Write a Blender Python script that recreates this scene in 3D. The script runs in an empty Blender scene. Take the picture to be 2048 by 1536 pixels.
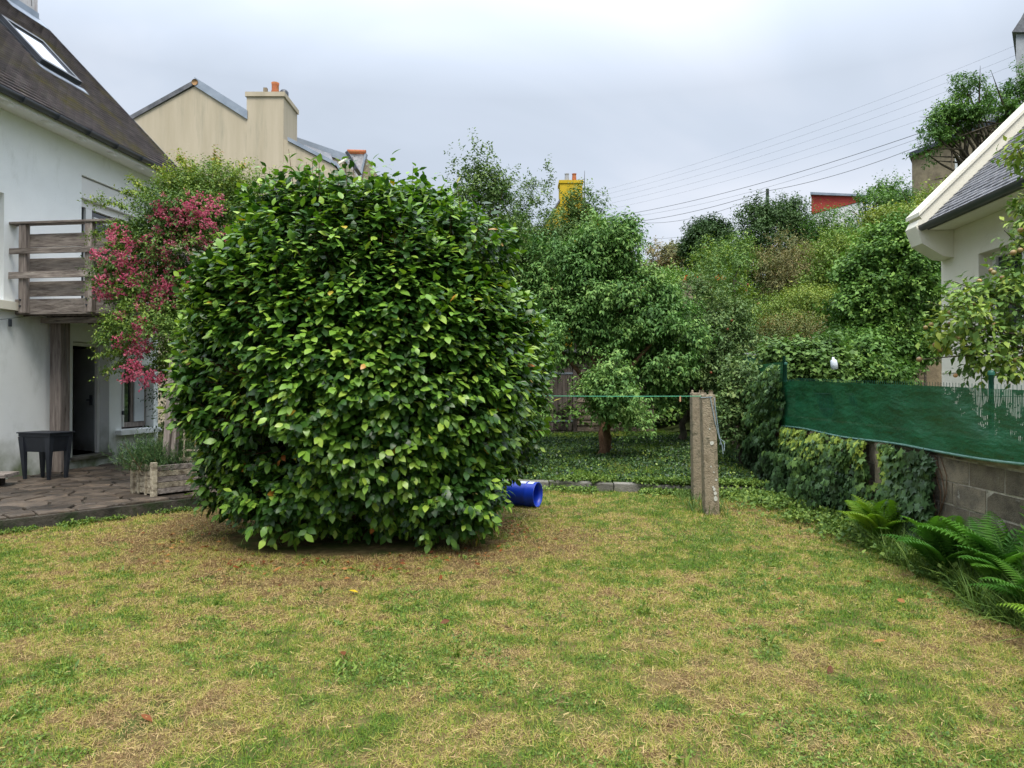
import bpy, math, random
import numpy as np
from mathutils import Vector, Matrix

R = math.radians
C = bpy.context.scene.collection
sc = bpy.context.scene
random.seed(7)
rng = np.random.default_rng(11)

# ---------------------------------------------------------------- camera
F = 1419.0
cam = bpy.data.cameras.new('camera')
cam.sensor_width = 36
cam.lens = F / 2048 * 36
cam.clip_end = 3000
cam_o = bpy.data.objects.new('camera', cam)
C.objects.link(cam_o)
cam_o.location = (0, 0, 1.6)
cam_o.rotation_euler = (R(90.48), 0, 0)
sc.camera = cam_o

# ---------------------------------------------------------------- world, sun, exposure
SUN_EL, SUN_AZ = R(62), R(166)          # azimuth clockwise from +Y
w = bpy.data.worlds.new('World')
sc.world = w
w.use_nodes = True
nt = w.node_tree
nt.nodes.clear()
out = nt.nodes.new('ShaderNodeOutputWorld')
bg1 = nt.nodes.new('ShaderNodeBackground')
bg2 = nt.nodes.new('ShaderNodeBackground')
mixs = nt.nodes.new('ShaderNodeMixShader')
sky = nt.nodes.new('ShaderNodeTexSky')
sky.sky_type = 'NISHITA'
sky.sun_disc = False
sky.sun_elevation = SUN_EL
sky.sun_rotation = SUN_AZ
sky.altitude = 20
sky.dust_density = 3
nt.links.new(sky.outputs[0], bg1.inputs[0])
bg1.inputs[1].default_value = 0.07
tc = nt.nodes.new('ShaderNodeTexCoord')
# flat cloud deck seen from below: direction / height, so clouds flatten to the horizon
sep = nt.nodes.new('ShaderNodeSeparateXYZ')
nt.links.new(tc.outputs['Generated'], sep.inputs[0])


def wm(op, a, b=None):
    n = nt.nodes.new('ShaderNodeMath')
    n.operation = op
    for i, v in enumerate((a, b)):
        if v is None:
            continue
        if isinstance(v, (int, float)):
            n.inputs[i].default_value = v
        else:
            nt.links.new(v, n.inputs[i])
    return n.outputs[0]


zc = wm('ADD', wm('MAXIMUM', sep.outputs[2], 0.0), 0.22)
cx = wm('DIVIDE', sep.outputs[0], zc)
cy = wm('DIVIDE', sep.outputs[1], zc)
comb = nt.nodes.new('ShaderNodeCombineXYZ')
nt.links.new(cx, comb.inputs[0])
nt.links.new(cy, comb.inputs[1])
n1 = nt.nodes.new('ShaderNodeTexNoise')
n1.inputs['Scale'].default_value = 0.8
n1.inputs['Detail'].default_value = 5
n1.inputs['Roughness'].default_value = 0.48
n1.inputs['Distortion'].default_value = 0.4
mp = nt.nodes.new('ShaderNodeMapping')
mp.inputs['Location'].default_value = (1.9, 4.1, 0.6)
nt.links.new(comb.outputs[0], mp.inputs[0])
nt.links.new(mp.outputs[0], n1.inputs['Vector'])
rp = nt.nodes.new('ShaderNodeValToRGB')
e = rp.color_ramp.elements
e[0].position = 0.34
e[0].color = (0.53, 0.60, 0.70, 1)
e[1].position = 0.63
e[1].color = (0.78, 0.83, 0.93, 1)
m_ = e.new(0.50)
m_.color = (0.63, 0.705, 0.825, 1)
nt.links.new(n1.outputs[0], rp.inputs[0])
nt.links.new(rp.outputs[0], bg2.inputs[0])
# an overcast sky is brighter overhead
zen = wm('ADD', wm('MULTIPLY', wm('MAXIMUM', wm('SUBTRACT', sep.outputs[2], 0.38), 0.0), 2.2), 0.47)
nt.links.new(zen, bg2.inputs[1])
mixs.inputs[0].default_value = 0.95
nt.links.new(bg1.outputs[0], mixs.inputs[1])
nt.links.new(bg2.outputs[0], mixs.inputs[2])
nt.links.new(mixs.outputs[0], out.inputs[0])

sun = bpy.data.lights.new('sun', 'SUN')
sun.energy = 1.5
sun.angle = R(25)
sun.color = (1, 0.93, 0.82)
sun_o = bpy.data.objects.new('sun', sun)
C.objects.link(sun_o)
sdir = Vector((math.sin(SUN_AZ) * math.cos(SUN_EL), math.cos(SUN_AZ) * math.cos(SUN_EL), math.sin(SUN_EL)))
sun_o.rotation_euler = sdir.to_track_quat('Z', 'Y').to_euler()
sun_o.location = (0, 0, 30)

sc.view_settings.view_transform = 'Standard'
sc.view_settings.look = 'None'
sc.view_settings.gamma = 1
sc.view_settings.exposure = 1.18
sc.view_settings.use_curve_mapping = False
sc.render.engine = 'CYCLES'
sc.cycles.max_bounces = 7
sc.cycles.diffuse_bounces = 3
sc.cycles.transparent_max_bounces = 12
sc.cycles.caustics_reflective = False
sc.cycles.caustics_refractive = False


# ================================================================ helpers
def at(x, y, Y):
    """the point at distance Y that the photograph shows at pixel x, y (2048 x 1536)"""
    return ((x - 1024) / F * Y, Y, 1.6 + (780 - y) / F * Y)


def sstep(t):
    t = np.clip(t, 0, 1)
    return t * t * (3 - 2 * t)


def kerb_y(x):
    return 11.5 - 0.22 * x


def gh(x, y):
    """height of the ground"""
    x = np.asarray(x, float)
    y = np.asarray(y, float)
    up = np.clip(y - kerb_y(x), 0, 8)
    h = np.where(y > kerb_y(x), 0.12 + 0.045 * up, 0.0)
    h = np.where(x > 4.0 + 0.08 * (y - 6.45), 0.3 + 0.045 * up, h)
    bank = 0.50 * np.clip(y - 18.5, 0, 11.5) + 0.33 * np.clip(y - 30, 0, 30)
    return h + bank * sstep((x / np.maximum(y, 1) - 0.17) / 0.30)


def sines(P, seed, freq, n=5):
    r = np.random.default_rng(seed)
    s = np.zeros(len(P))
    for i in range(n):
        k = r.normal(size=P.shape[1])
        k *= freq * (0.6 + r.random()) / (np.linalg.norm(k) + 1e-9)
        s += np.sin(P @ k + r.random() * 6.28)
    return s / n


_lat = {}


def vnoise(x, y, scale, seed):
    if seed not in _lat:
        _lat[seed] = np.random.default_rng(seed).random((256, 256))
    g = _lat[seed]
    u, v = np.asarray(x) / scale + 1000.3, np.asarray(y) / scale + 1000.7
    i, j = np.floor(u).astype(int), np.floor(v).astype(int)
    a, b = sstep(u - i), sstep(v - j)
    G = lambda p, q: g[p % 256, q % 256]
    return (G(i, j) * (1 - a) + G(i + 1, j) * a) * (1 - b) + (G(i, j + 1) * (1 - a) + G(i + 1, j + 1) * a) * b


def fbm(x, y, scale, seed, o=4):
    s, amp, tot = 0, 1, 0
    for k in range(o):
        s = s + amp * vnoise(x, y, scale / 2 ** k, seed + k)
        tot += amp
        amp *= 0.55
    return s / tot


# ---------------------------------------------------------------- materials
MATS = {}


def mat(name, c1, c2=None, scale=4.0, rough=0.8, bump=0.3, bscale=30.0, stretch=(1, 1, 1), spec=0.3, spots=None,
        sp_scale=2.0, sp_pos=0.62, jitter=0.15, metal=0.0, detail=6, z_stain=None, sp_stretch=(1, 1, 1), bdist=0.02):
    """two-tone noise with fine relief; optional spots of a third colour; each separate piece a little lighter or darker"""
    if name in MATS:
        return MATS[name]
    m = bpy.data.materials.new(name)
    m.use_nodes = True
    t = m.node_tree
    N, Lk = t.nodes, t.links
    b = N['Principled BSDF']
    b.inputs['Roughness'].default_value = rough
    b.inputs['Specular IOR Level'].default_value = spec
    b.inputs['Metallic'].default_value = metal
    geo = N.new('ShaderNodeNewGeometry')
    mp = N.new('ShaderNodeMapping')
    mp.inputs['Scale'].default_value = stretch
    Lk.new(geo.outputs['Position'], mp.inputs[0])
    nz = N.new('ShaderNodeTexNoise')
    nz.inputs['Scale'].default_value = scale
    nz.inputs['Detail'].default_value = detail
    nz.inputs['Roughness'].default_value = 0.62
    Lk.new(mp.outputs[0], nz.inputs['Vector'])
    rp = N.new('ShaderNodeValToRGB')
    rp.color_ramp.elements[0].position = 0.32
    rp.color_ramp.elements[1].position = 0.68
    rp.color_ramp.elements[0].color = (*c1, 1)
    rp.color_ramp.elements[1].color = (*(c2 or c1), 1)
    Lk.new(nz.outputs[0], rp.inputs[0])
    col = rp.outputs[0]

    def blend(col, c3, fac_out, p0, p1):
        mr = N.new('ShaderNodeMapRange')
        mr.inputs['From Min'].default_value = p0
        mr.inputs['From Max'].default_value = p1
        Lk.new(fac_out, mr.inputs['Value'])
        mx = N.new('ShaderNodeMix')
        mx.data_type = 'RGBA'
        Lk.new(mr.outputs[0], mx.inputs[0])
        Lk.new(col, mx.inputs[6])
        mx.inputs[7].default_value = (*c3, 1)
        return mx.outputs[2]
    if spots:
        mp2 = N.new('ShaderNodeMapping')
        mp2.inputs['Scale'].default_value = sp_stretch
        Lk.new(geo.outputs['Position'], mp2.inputs[0])
        n2 = N.new('ShaderNodeTexNoise')
        n2.inputs['Scale'].default_value = sp_scale
        n2.inputs['Detail'].default_value = 7
        n2.inputs['Roughness'].default_value = 0.7
        Lk.new(mp2.outputs[0], n2.inputs['Vector'])
        col = blend(col, spots, n2.outputs[0], sp_pos - 0.06, sp_pos + 0.09)
    if z_stain:                                       # (colour, low z, high z): algae and splash dirt at the foot of a wall
        sp = N.new('ShaderNodeSeparateXYZ')
        Lk.new(geo.outputs['Position'], sp.inputs[0])
        n3 = N.new('ShaderNodeTexNoise')
        n3.inputs['Scale'].default_value = 3.0
        n3.inputs['Detail'].default_value = 6
        Lk.new(geo.outputs['Position'], n3.inputs['Vector'])
        mr = N.new('ShaderNodeMapRange')
        mr.inputs['From Min'].default_value = z_stain[2]
        mr.inputs['From Max'].default_value = z_stain[1]
        Lk.new(sp.outputs[2], mr.inputs['Value'])
        mu = N.new('ShaderNodeMath')
        mu.operation = 'MULTIPLY'
        Lk.new(mr.outputs[0], mu.inputs[0])
        Lk.new(n3.outputs[0], mu.inputs[1])
        col = blend(col, z_stain[0], mu.outputs[0], 0.22, 0.62)
    oi = N.new('ShaderNodeObjectInfo')
    mr = N.new('ShaderNodeMapRange')
    mr.inputs['To Min'].default_value = 1 - jitter
    mr.inputs['To Max'].default_value = 1 + jitter
    Lk.new(oi.outputs['Random'], mr.inputs['Value'])
    hs = N.new('ShaderNodeHueSaturation')
    Lk.new(mr.outputs[0], hs.inputs['Value'])
    Lk.new(col, hs.inputs['Color'])
    Lk.new(hs.outputs[0], b.inputs['Base Color'])
    if bump:
        nb = N.new('ShaderNodeTexNoise')
        nb.inputs['Scale'].default_value = bscale
        nb.inputs['Detail'].default_value = 6
        nb.inputs['Roughness'].default_value = 0.65
        Lk.new(mp.outputs[0], nb.inputs['Vector'])
        bp = N.new('ShaderNodeBump')
        bp.inputs['Strength'].default_value = bump
        bp.inputs['Distance'].default_value = bdist
        Lk.new(nb.outputs[0], bp.inputs['Height'])
        Lk.new(bp.outputs[0], b.inputs['Normal'])
    MATS[name] = m
    return m


def leafmat(name, cols, rough=0.55, spec=0.22, trans=0.16, pos=None, soften=True):
    """leaf colour picked per leaf by its 'rnd' attribute"""
    if name in MATS:
        return MATS[name]
    m = bpy.data.materials.new(name)
    m.use_nodes = True
    t = m.node_tree
    N, Lk = t.nodes, t.links
    b = N['Principled BSDF']
    b.inputs['Roughness'].default_value = rough
    b.inputs['Specular IOR Level'].default_value = spec
    a = N.new('ShaderNodeAttribute')
    a.attribute_name = 'rnd'
    rp = N.new('ShaderNodeValToRGB')
    els = rp.color_ramp.elements
    if soften:
        cols = [(r_ * 1.45 + .008, g_ * 1.14 + .008, b_ * 1.35 + .005) for r_, g_, b_ in cols]
    n = len(cols)
    els[0].color = (*cols[0], 1)
    els[0].position = pos[0] if pos else 0
    els[1].color = (*cols[-1], 1)
    els[1].position = pos[-1] if pos else 1
    for i in range(1, n - 1):
        q = els.new(pos[i] if pos else i / (n - 1))
        q.color = (*cols[i], 1)
    Lk.new(a.outputs['Fac'], rp.inputs[0])
    geo = N.new('ShaderNodeNewGeometry')
    nz = N.new('ShaderNodeTexNoise')
    nz.inputs['Scale'].default_value = 14
    nz.inputs['Detail'].default_value = 3
    Lk.new(geo.outputs['Position'], nz.inputs['Vector'])
    mr = N.new('ShaderNodeMapRange')
    mr.inputs['To Min'].default_value = 0.72
    mr.inputs['To Max'].default_value = 1.28
    Lk.new(nz.outputs[0], mr.inputs['Value'])
    hs = N.new('ShaderNodeHueSaturation')
    Lk.new(mr.outputs[0], hs.inputs['Value'])
    Lk.new(rp.outputs[0], hs.inputs['Color'])
    Lk.new(hs.outputs[0], b.inputs['Base Color'])
    if trans > 0:
        tr = N.new('ShaderNodeBsdfTranslucent')
        h2 = N.new('ShaderNodeHueSaturation')
        h2.inputs['Value'].default_value = 1.5
        h2.inputs['Saturation'].default_value = 1.1
        Lk.new(hs.outputs[0], h2.inputs['Color'])
        Lk.new(h2.outputs[0], tr.inputs[0])
        mx = N.new('ShaderNodeMixShader')
        mx.inputs[0].default_value = trans
        Lk.new(b.outputs[0], mx.inputs[1])
        Lk.new(tr.outputs[0], mx.inputs[2])
        Lk.new(mx.outputs[0], N['Material Output'].inputs[0])
    MATS[name] = m
    return m


# ---------------------------------------------------------------- objects
def tag(o, label=None, cat=None, group=None, kind=None):
    if label:
        o['label'] = label
    if cat:
        o['category'] = cat
    if group:
        o['group'] = group
    if kind:
        o['kind'] = kind
    return o


def thing(name, label, cat, loc=(0, 0, 0), rz=0.0, group=None):
    o = bpy.data.objects.new(name, None)
    o.empty_display_size = 0.2
    C.objects.link(o)
    o.location = loc
    o.rotation_euler = (0, 0, rz)
    return tag(o, label, cat, group)


def link(name, me, parent=None, kind=None):
    o = bpy.data.objects.new(name, me)
    C.objects.link(o)
    if parent is not None:
        o.parent = parent
    if kind:
        o['kind'] = kind
    return o


class MB:
    def __init__(s, off=(0, 0, 0)):
        s.v, s.f, s.off = [], [], off

    def add(s, vs, fs):
        n = len(s.v)
        s.v += [tuple(p) for p in vs]
        s.f += [tuple(i + n for i in q) for q in fs]

    def box(s, x0, x1, y0, y1, z0, z1):
        s.add([(x0, y0, z0), (x1, y0, z0), (x1, y1, z0), (x0, y1, z0), (x0, y0, z1), (x1, y0, z1), (x1, y1, z1), (x0, y1, z1)],
              [(0, 3, 2, 1), (4, 5, 6, 7), (0, 1, 5, 4), (1, 2, 6, 5), (2, 3, 7, 6), (3, 0, 4, 7)])

    def hexa(s, p):
        s.add(p, [(0, 3, 2, 1), (4, 5, 6, 7), (0, 1, 5, 4), (1, 2, 6, 5), (2, 3, 7, 6), (3, 0, 4, 7)])

    def bar(s, a, b, wx, wy, up=(0, 0, 1), wx2=None, wy2=None):
        """a beam from a to b, wx wide sideways and wy in the up direction"""
        a, b = Vector(a), Vector(b)
        d = (b - a).normalized()
        upv = Vector(up)
        if abs(d.dot(upv)) > 0.98:
            upv = Vector((0, 1, 0))
        sx = d.cross(upv).normalized()
        sy = sx.cross(d).normalized()
        wx2, wy2 = wx2 or wx, wy2 or wy
        ps = []
        for p, u, v in ((a, wx, wy), (b, wx2, wy2)):
            for i, j in ((-1, -1), (1, -1), (1, 1), (-1, 1)):
                ps.append(p + sx * i * u / 2 + sy * j * v / 2)
        s.add(ps, [(0, 3, 2, 1), (4, 5, 6, 7), (0, 1, 5, 4), (1, 2, 6, 5), (2, 3, 7, 6), (3, 0, 4, 7)])

    def quad(s, *p):
        s.add(p, [tuple(range(len(p)))])

    def prism(s, poly, ext):
        n = len(poly)
        e = Vector(ext)
        ps = [Vector(p) for p in poly] + [Vector(p) + e for p in poly]
        s.add(ps, [tuple(range(n))[::-1], tuple(range(n, 2 * n))] + [(i, (i + 1) % n, n + (i + 1) % n, n + i) for i in range(n)])

    def tube(s, pts, rad, n=6, caps=True):
        pts = [Vector(p) for p in pts]
        if not hasattr(rad, '__len__'):
            rad = [rad] * len(pts)
        rings = []
        ref = Vector((0, 0, 1))
        for i, p in enumerate(pts):
            d = (pts[min(i + 1, len(pts) - 1)] - pts[max(i - 1, 0)]).normalized()
            if abs(d.dot(ref)) > 0.95:
                ref = Vector((1, 0, 0)) if abs(d.x) < 0.9 else Vector((0, 1, 0))
            a = d.cross(ref).normalized()
            b = d.cross(a)
            rings.append([p + (a * math.cos(6.2832 * k / n) + b * math.sin(6.2832 * k / n)) * rad[i] for k in range(n)])
        vs = [q for r in rings for q in r]
        fs = [(i * n + k, i * n + (k + 1) % n, (i + 1) * n + (k + 1) % n, (i + 1) * n + k) for i in range(len(pts) - 1) for k in range(n)]
        if caps:
            fs += [tuple(range(n)), tuple((len(pts) - 1) * n + k for k in range(n))[::-1]]
        s.add(vs, fs)

    def lathe(s, prof, c=(0, 0, 0), n=16):
        """prof: (r, z) list"""
        vs = [(c[0] + r * math.cos(6.2832 * k / n), c[1] + r * math.sin(6.2832 * k / n), c[2] + z) for r, z in prof for k in range(n)]
        fs = [(i * n + k, i * n + (k + 1) % n, (i + 1) * n + (k + 1) % n, (i + 1) * n + k) for i in range(len(prof) - 1) for k in range(n)]
        s.add(vs, fs)

    def mesh(s, name, m, smooth=False, bevel=0):
        me = bpy.data.meshes.new(name)
        ox, oy, oz = s.off
        me.from_pydata([(x - ox, y - oy, z - oz) for x, y, z in s.v], [], s.f)
        me.validate()
        if m:
            me.materials.append(m)
        if smooth:
            me.polygons.foreach_set('use_smooth', [True] * len(me.polygons))
        return me

    def build(s, name, m, parent=None, kind=None, smooth=False, bevel=0, label=None):
        o = link(name, s.mesh(name, m, smooth), parent, kind)
        if bevel:
            b = o.modifiers.new('bevel', 'BEVEL')
            b.width = bevel
            b.segments = 2
            b.limit_method = 'ANGLE'
        if label:
            o['label'] = label
        return o


def tri_mesh(name, V, T, m, rnd=None, smooth=False):
    """big triangle mesh from numpy arrays"""
    me = bpy.data.meshes.new(name)
    me.vertices.add(len(V))
    me.vertices.foreach_set('co', np.ascontiguousarray(V, np.float32).ravel())
    me.loops.add(len(T) * 3)
    me.loops.foreach_set('vertex_index', np.ascontiguousarray(T, np.int32).ravel())
    me.polygons.add(len(T))
    me.polygons.foreach_set('loop_start', np.arange(0, len(T) * 3, 3, dtype=np.int32))
    me.polygons.foreach_set('loop_total', np.full(len(T), 3, np.int32))
    if smooth:
        me.polygons.foreach_set('use_smooth', np.ones(len(T), bool))
    if rnd is not None:
        a = me.attributes.new('rnd', 'FLOAT', 'POINT')
        a.data.foreach_set('value', np.ascontiguousarray(rnd, np.float32))
    me.materials.append(m)
    me.update()
    me.validate()
    return me


def unit(v):
    return v / (np.linalg.norm(v, axis=-1, keepdims=True) + 1e-9)


def sym(center, left, half):
    """template: centre line (u, w), left side (u, v, w); faces mirrored"""
    V = [(u, 0, w_) for u, w_ in center]
    nc, nl = len(center), len(left)
    V += [(u, v, w_) for u, v, w_ in left] + [(u, -v, w_) for u, v, w_ in left]
    T = []
    for i in half:
        T.append(i)
        T.append(tuple((j if j < nc else j + nl) for j in i)[::-1])
    return np.array(V, float), np.array(T, int)


T_CAM = sym([(0, 0), (.35, 0), (.7, -.03), (1.03, -.14)], [(.18, .30, .04), (.5, .5, .02), (.8, .30, -.05)],
            [(0, 1, 4), (1, 5, 4), (1, 2, 5), (2, 6, 5), (2, 3, 6)])
T_MID = sym([(0, 0), (.5, 0), (1, -.12)], [(.42, .5, .07)], [(0, 1, 3), (1, 2, 3)])
T_DIA = (np.array([(0, 0, 0), (.45, .5, .10), (1, 0, -.06), (.45, -.5, .10)], float), np.array([(0, 2, 1), (0, 3, 2)]))
T_IVY = (np.array([(0, 0, 0), (.45, 0, .03), (1, 0, -.10), (.62, .24, 0), (.62, .58, -.06), (.22, .30, .02), (-.12, .48, -.06),
                   (.62, -.24, 0), (.62, -.58, -.06), (.22, -.30, .02), (-.12, -.48, -.06)], float),
         np.array([(1, 2, 3), (1, 3, 4), (1, 4, 5), (1, 5, 6), (1, 6, 0), (1, 7, 2), (1, 8, 7), (1, 9, 8), (1, 10, 9), (1, 0, 10)]))
T_BLADE = (np.array([(0, .5, 0), (0, -.5, 0), (.55, .38, .05), (.55, -.38, .05), (1, 0, -.12)], float), np.array([(0, 1, 2), (1, 3, 2), (2, 3, 4)]))
T_NEED = (np.array([(0, .5, 0), (0, -.5, 0), (1, 0, 0)], float), np.array([(0, 1, 2)]))


def leaf_geo(P, A, Nn, L, W, tmpl):
    tv, tt = tmpl
    A = unit(A)
    S = unit(np.cross(Nn, A))
    M = np.cross(A, S)
    L = np.broadcast_to(np.asarray(L, float), (len(P),))
    W = np.broadcast_to(np.asarray(W, float), (len(P),))
    V = (P[:, None, :] + tv[None, :, 0:1] * (L[:, None] * A)[:, None, :] + tv[None, :, 1:2] * (W[:, None] * S)[:, None, :]
         + tv[None, :, 2:3] * (L[:, None] * M)[:, None, :])
    T = tt[None] + (np.arange(len(P)) * len(tv))[:, None, None]
    return V.reshape(-1, 3), T.reshape(-1, 3)


def leaves(name, P, A, Nn, L, W, tmpl, m, rnd, parent=None, off=(0, 0, 0), kind=None, smooth=False):
    V, T = leaf_geo(P - np.array(off)[None], A, Nn, L, W, tmpl)
    me = tri_mesh(name, V, T, m, np.repeat(rnd, len(tmpl[0])), smooth)
    return link(name, me, parent, kind)


def leaf_parts(name, idx, P, A, Nn, L, W, tmpl, m, rnd, parent, off, smooth=True, nvar=7):
    """single leaves as parts, sharing a few meshes"""
    meshes = []
    for k in range(nvar):
        V, T = leaf_geo(np.zeros((1, 3)), np.array([[1., 0, 0]]), np.array([[0, 0, 1.]]), 1, 1, tmpl)
        meshes.append(tri_mesh(name, V, T, m, np.full(len(V), np.quantile(rnd[idx], (k + .5) / nvar)), smooth))
    rk = np.clip((np.argsort(np.argsort(rnd[idx])) / max(len(idx), 1) * nvar).astype(int), 0, nvar - 1)
    A = unit(A)
    for q, i in enumerate(idx):
        a = Vector(A[i])
        s = Vector(np.cross(Nn[i], A[i])).normalized()
        n = a.cross(s)
        o = link(name, meshes[rk[q]], parent)
        l, w_ = float(L[i]), float(W[i])
        M = Matrix((a * l, s * w_, n * l)).transposed().to_4x4()
        M.translation = Vector(P[i]) - Vector(off)
        o.matrix_local = M


def frame_of(D, r):
    e1 = unit(np.cross(D, r.normal(size=D.shape)))
    return e1, np.cross(D, e1)


def shoot_leaves(r, P, D, k, sl, L, droop=.4, fwd=.5, upn=1.0, ratio=.5, var=.25, updir=(0, 0, 1)):
    """k leaves round each shoot (start P, direction D, length sl); returns P, A, N, L, W"""
    n = len(P)
    D = unit(D)
    e1, e2 = frame_of(D, r)
    sl = np.broadcast_to(np.asarray(sl, float), (n,))
    ph0 = r.random(n) * 6.28
    oP, oA, oN, oL = [], [], [], []
    for j in range(k):
        t = (j + r.random(n) * .6) / k
        ph = ph0 + j * 2.4 + r.normal(size=n) * .3
        side = np.cos(ph)[:, None] * e1 + np.sin(ph)[:, None] * e2
        p = P + D * (sl * t)[:, None]
        a = side * (1.1 - .5 * t)[:, None] + D * (fwd * (.4 + .9 * t))[:, None] + np.array([0, 0, -droop]) + r.normal(size=(n, 3)) * .18
        nn = np.array(updir) * upn + D * .45 + r.normal(size=(n, 3)) * .28
        oP.append(p), oA.append(a), oN.append(nn)
        oL.append(L * (1 + var * r.normal(size=n)).clip(.5, 1.5) * (1 - .25 * abs(t - .45)))
    Lr = np.concatenate(oL)
    return np.concatenate(oP), np.concatenate(oA), np.concatenate(oN), Lr, Lr * ratio


def rand_dir(r, n):
    return unit(r.normal(size=(n, 3)))


def crown(r, blobs, nclump, rc, npts, shell=.55, upb=.25):
    """blobs: (cx,cy,cz,rx,ry,rz). Clumps sit in the outer part of the blobs; shoots start in the clumps."""
    B = np.array(blobs, float)
    wgt = (B[:, 3] * B[:, 5] + B[:, 3] * B[:, 4])
    pick = r.choice(len(B), nclump, p=wgt / wgt.sum())
    d = rand_dir(r, nclump)
    rad = shell + (1 - shell) * r.random(nclump) ** .6
    cc = B[pick, :3] + d * B[pick, 3:] * rad[:, None]
    rcl = rc * (.6 + .8 * r.random(nclump))
    q = r.integers(0, nclump, npts)
    d2 = rand_dir(r, npts)
    d2[:, 2] += .2
    rr = rcl[q] * r.random(npts) ** .45
    P = cc[q] + unit(d2) * rr[:, None] * np.array([1, 1, .75])
    out = unit((P - B[pick[q], :3]) / B[pick[q], 3:])
    D = unit(d2 * .7 + out * .6 + np.array([0, 0, upb]) + r.normal(size=(npts, 3)) * .25)
    cr = r.random(nclump)[q]
    return P, D, cr, cc


def trunk_mesh(r, base, heads, r0, name, m, parent, split=.45, nseg=5, bend=.12, lean=None):
    """tapered trunk with limbs running out to points inside the crown"""
    mb = MB(off=base)
    base = Vector(base)
    heads = [Vector(h) for h in heads]
    mid = sum(heads, Vector()) / len(heads)
    if lean is not None:
        mid = Vector(lean)
    fork = base + (mid - base) * split
    pts, rad = [], []
    for i in range(nseg + 1):
        t = i / nseg
        p = base.lerp(fork, t) + Vector((r.normal(), r.normal(), 0)) * bend * t * (1 - t) * 2
        pts.append(p)
        rad.append(r0 * (1.25 if i == 0 else 1 - .35 * t))
    mb.tube([base - Vector((0, 0, .15))] + pts, [r0 * 1.5] + rad, 8)
    for h in heads:
        st = pts[-1 - int(r.integers(0, 2))]
        q, L_ = [], (h - st).length
        for i in range(6):
            t = i / 5
            q.append(st.lerp(h, t) + Vector((r.normal(), r.normal(), r.normal() * .5)) * bend * .9 * L_ * .3 * math.sin(3.14 * t)
                     + Vector((0, 0, .12 * L_ * math.sin(3.14 * t))))
        mb.tube(q, [r0 * .55 * (1 - t / 5.6) + .006 for t in range(6)], 5)
        for _ in range(2):
            s0 = q[int(r.integers(2, 5))]
            e0 = s0 + Vector(rand_dir(r, 1)[0]) * L_ * .28 + Vector((0, 0, L_ * .1))
            mb.tube([s0, s0.lerp(e0, .5) + Vector((0, 0, .03)), e0], [r0 * .2 + .004, r0 * .14 + .003, .004], 4)
    return mb.build(name, m, parent, smooth=True)


def boxblob(b, Y, depth=None):
    x0, y0, x1, y1 = b
    c = at((x0 + x1) / 2, (y0 + y1) / 2, Y)
    rx, rz = (x1 - x0) / 2 / F * Y, (y1 - y0) / 2 / F * Y
    return (c[0], Y, c[2], rx, depth or rx * .85, rz)


def tree(name, label, cat, Y, boxes, m, n=3500, k=6, leaf=.07, ratio=.5, sl=.2, rc=.35, nclump=60, shell=.5, droop=.35,
         tr=.10, seed=1, group=None, tmpl=T_DIA, base=None, wood='bark', depth=None, rbias=0.0, upb=.25, fwd=.5, heads=9, split=.45,
         fruit=None, lean=None, crown_name='crown', extra=None):
    r = np.random.default_rng(seed)
    blobs = [boxblob(b[:4], b[4] if len(b) > 4 else Y, b[5] if len(b) > 5 else depth) for b in boxes]
    if base is None:
        bx, by = blobs[0][0], blobs[0][1]
        base = (bx, by)
    base = (base[0], base[1], float(gh(base[0], base[1])) - .03)
    root = thing(name, label, cat, base, 0, group)
    P, D, cr, cc = crown(r, blobs, nclump, rc, n, shell, upb)
    if extra:
        P, D, cr = extra(r, P, D, cr)
    keep = P[:, 2] > gh(P[:, 0], P[:, 1]) + .1
    P, D, cr = P[keep], D[keep], cr[keep]
    hs = [cc[i] for i in r.choice(len(cc), min(heads, len(cc)), replace=False)]
    trunk_mesh(r, base, hs, tr, 'trunk', M[wood], root, split, lean=lean)
    lp, la, ln, ll, lw = shoot_leaves(r, P, D, k, sl * (.5 + r.random(len(P))), leaf, droop, fwd, ratio=ratio)
    rn = np.clip(np.tile(cr, k) * .45 + r.random(len(lp)) * .5 + rbias, 0, 1)
    leaves(crown_name, lp, la, ln, ll, lw, tmpl, m, rn, root, base)
    if fruit:
        nf, fr, fm = fruit
        ii = r.integers(0, len(P), nf)
        base_me = sphere_mesh('fruit', fr, fm)
        for i in ii:
            o = link('fruit', base_me, root)
            o.location = Vector(P[i] + D[i] * sl * .6 + np.array([0, 0, -fr * 1.3])) - Vector(base)
    return root


def sphere_mesh(name, r_, m, nu=8, nv=6, sz=1.0):
    mb = MB()
    prof = [(max(r_ * math.sin(math.pi * i / nv), 1e-4), -r_ * sz * math.cos(math.pi * i / nv)) for i in range(nv + 1)]
    mb.lathe(prof, n=nu)
    return mb.mesh(name, m, True)


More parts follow.
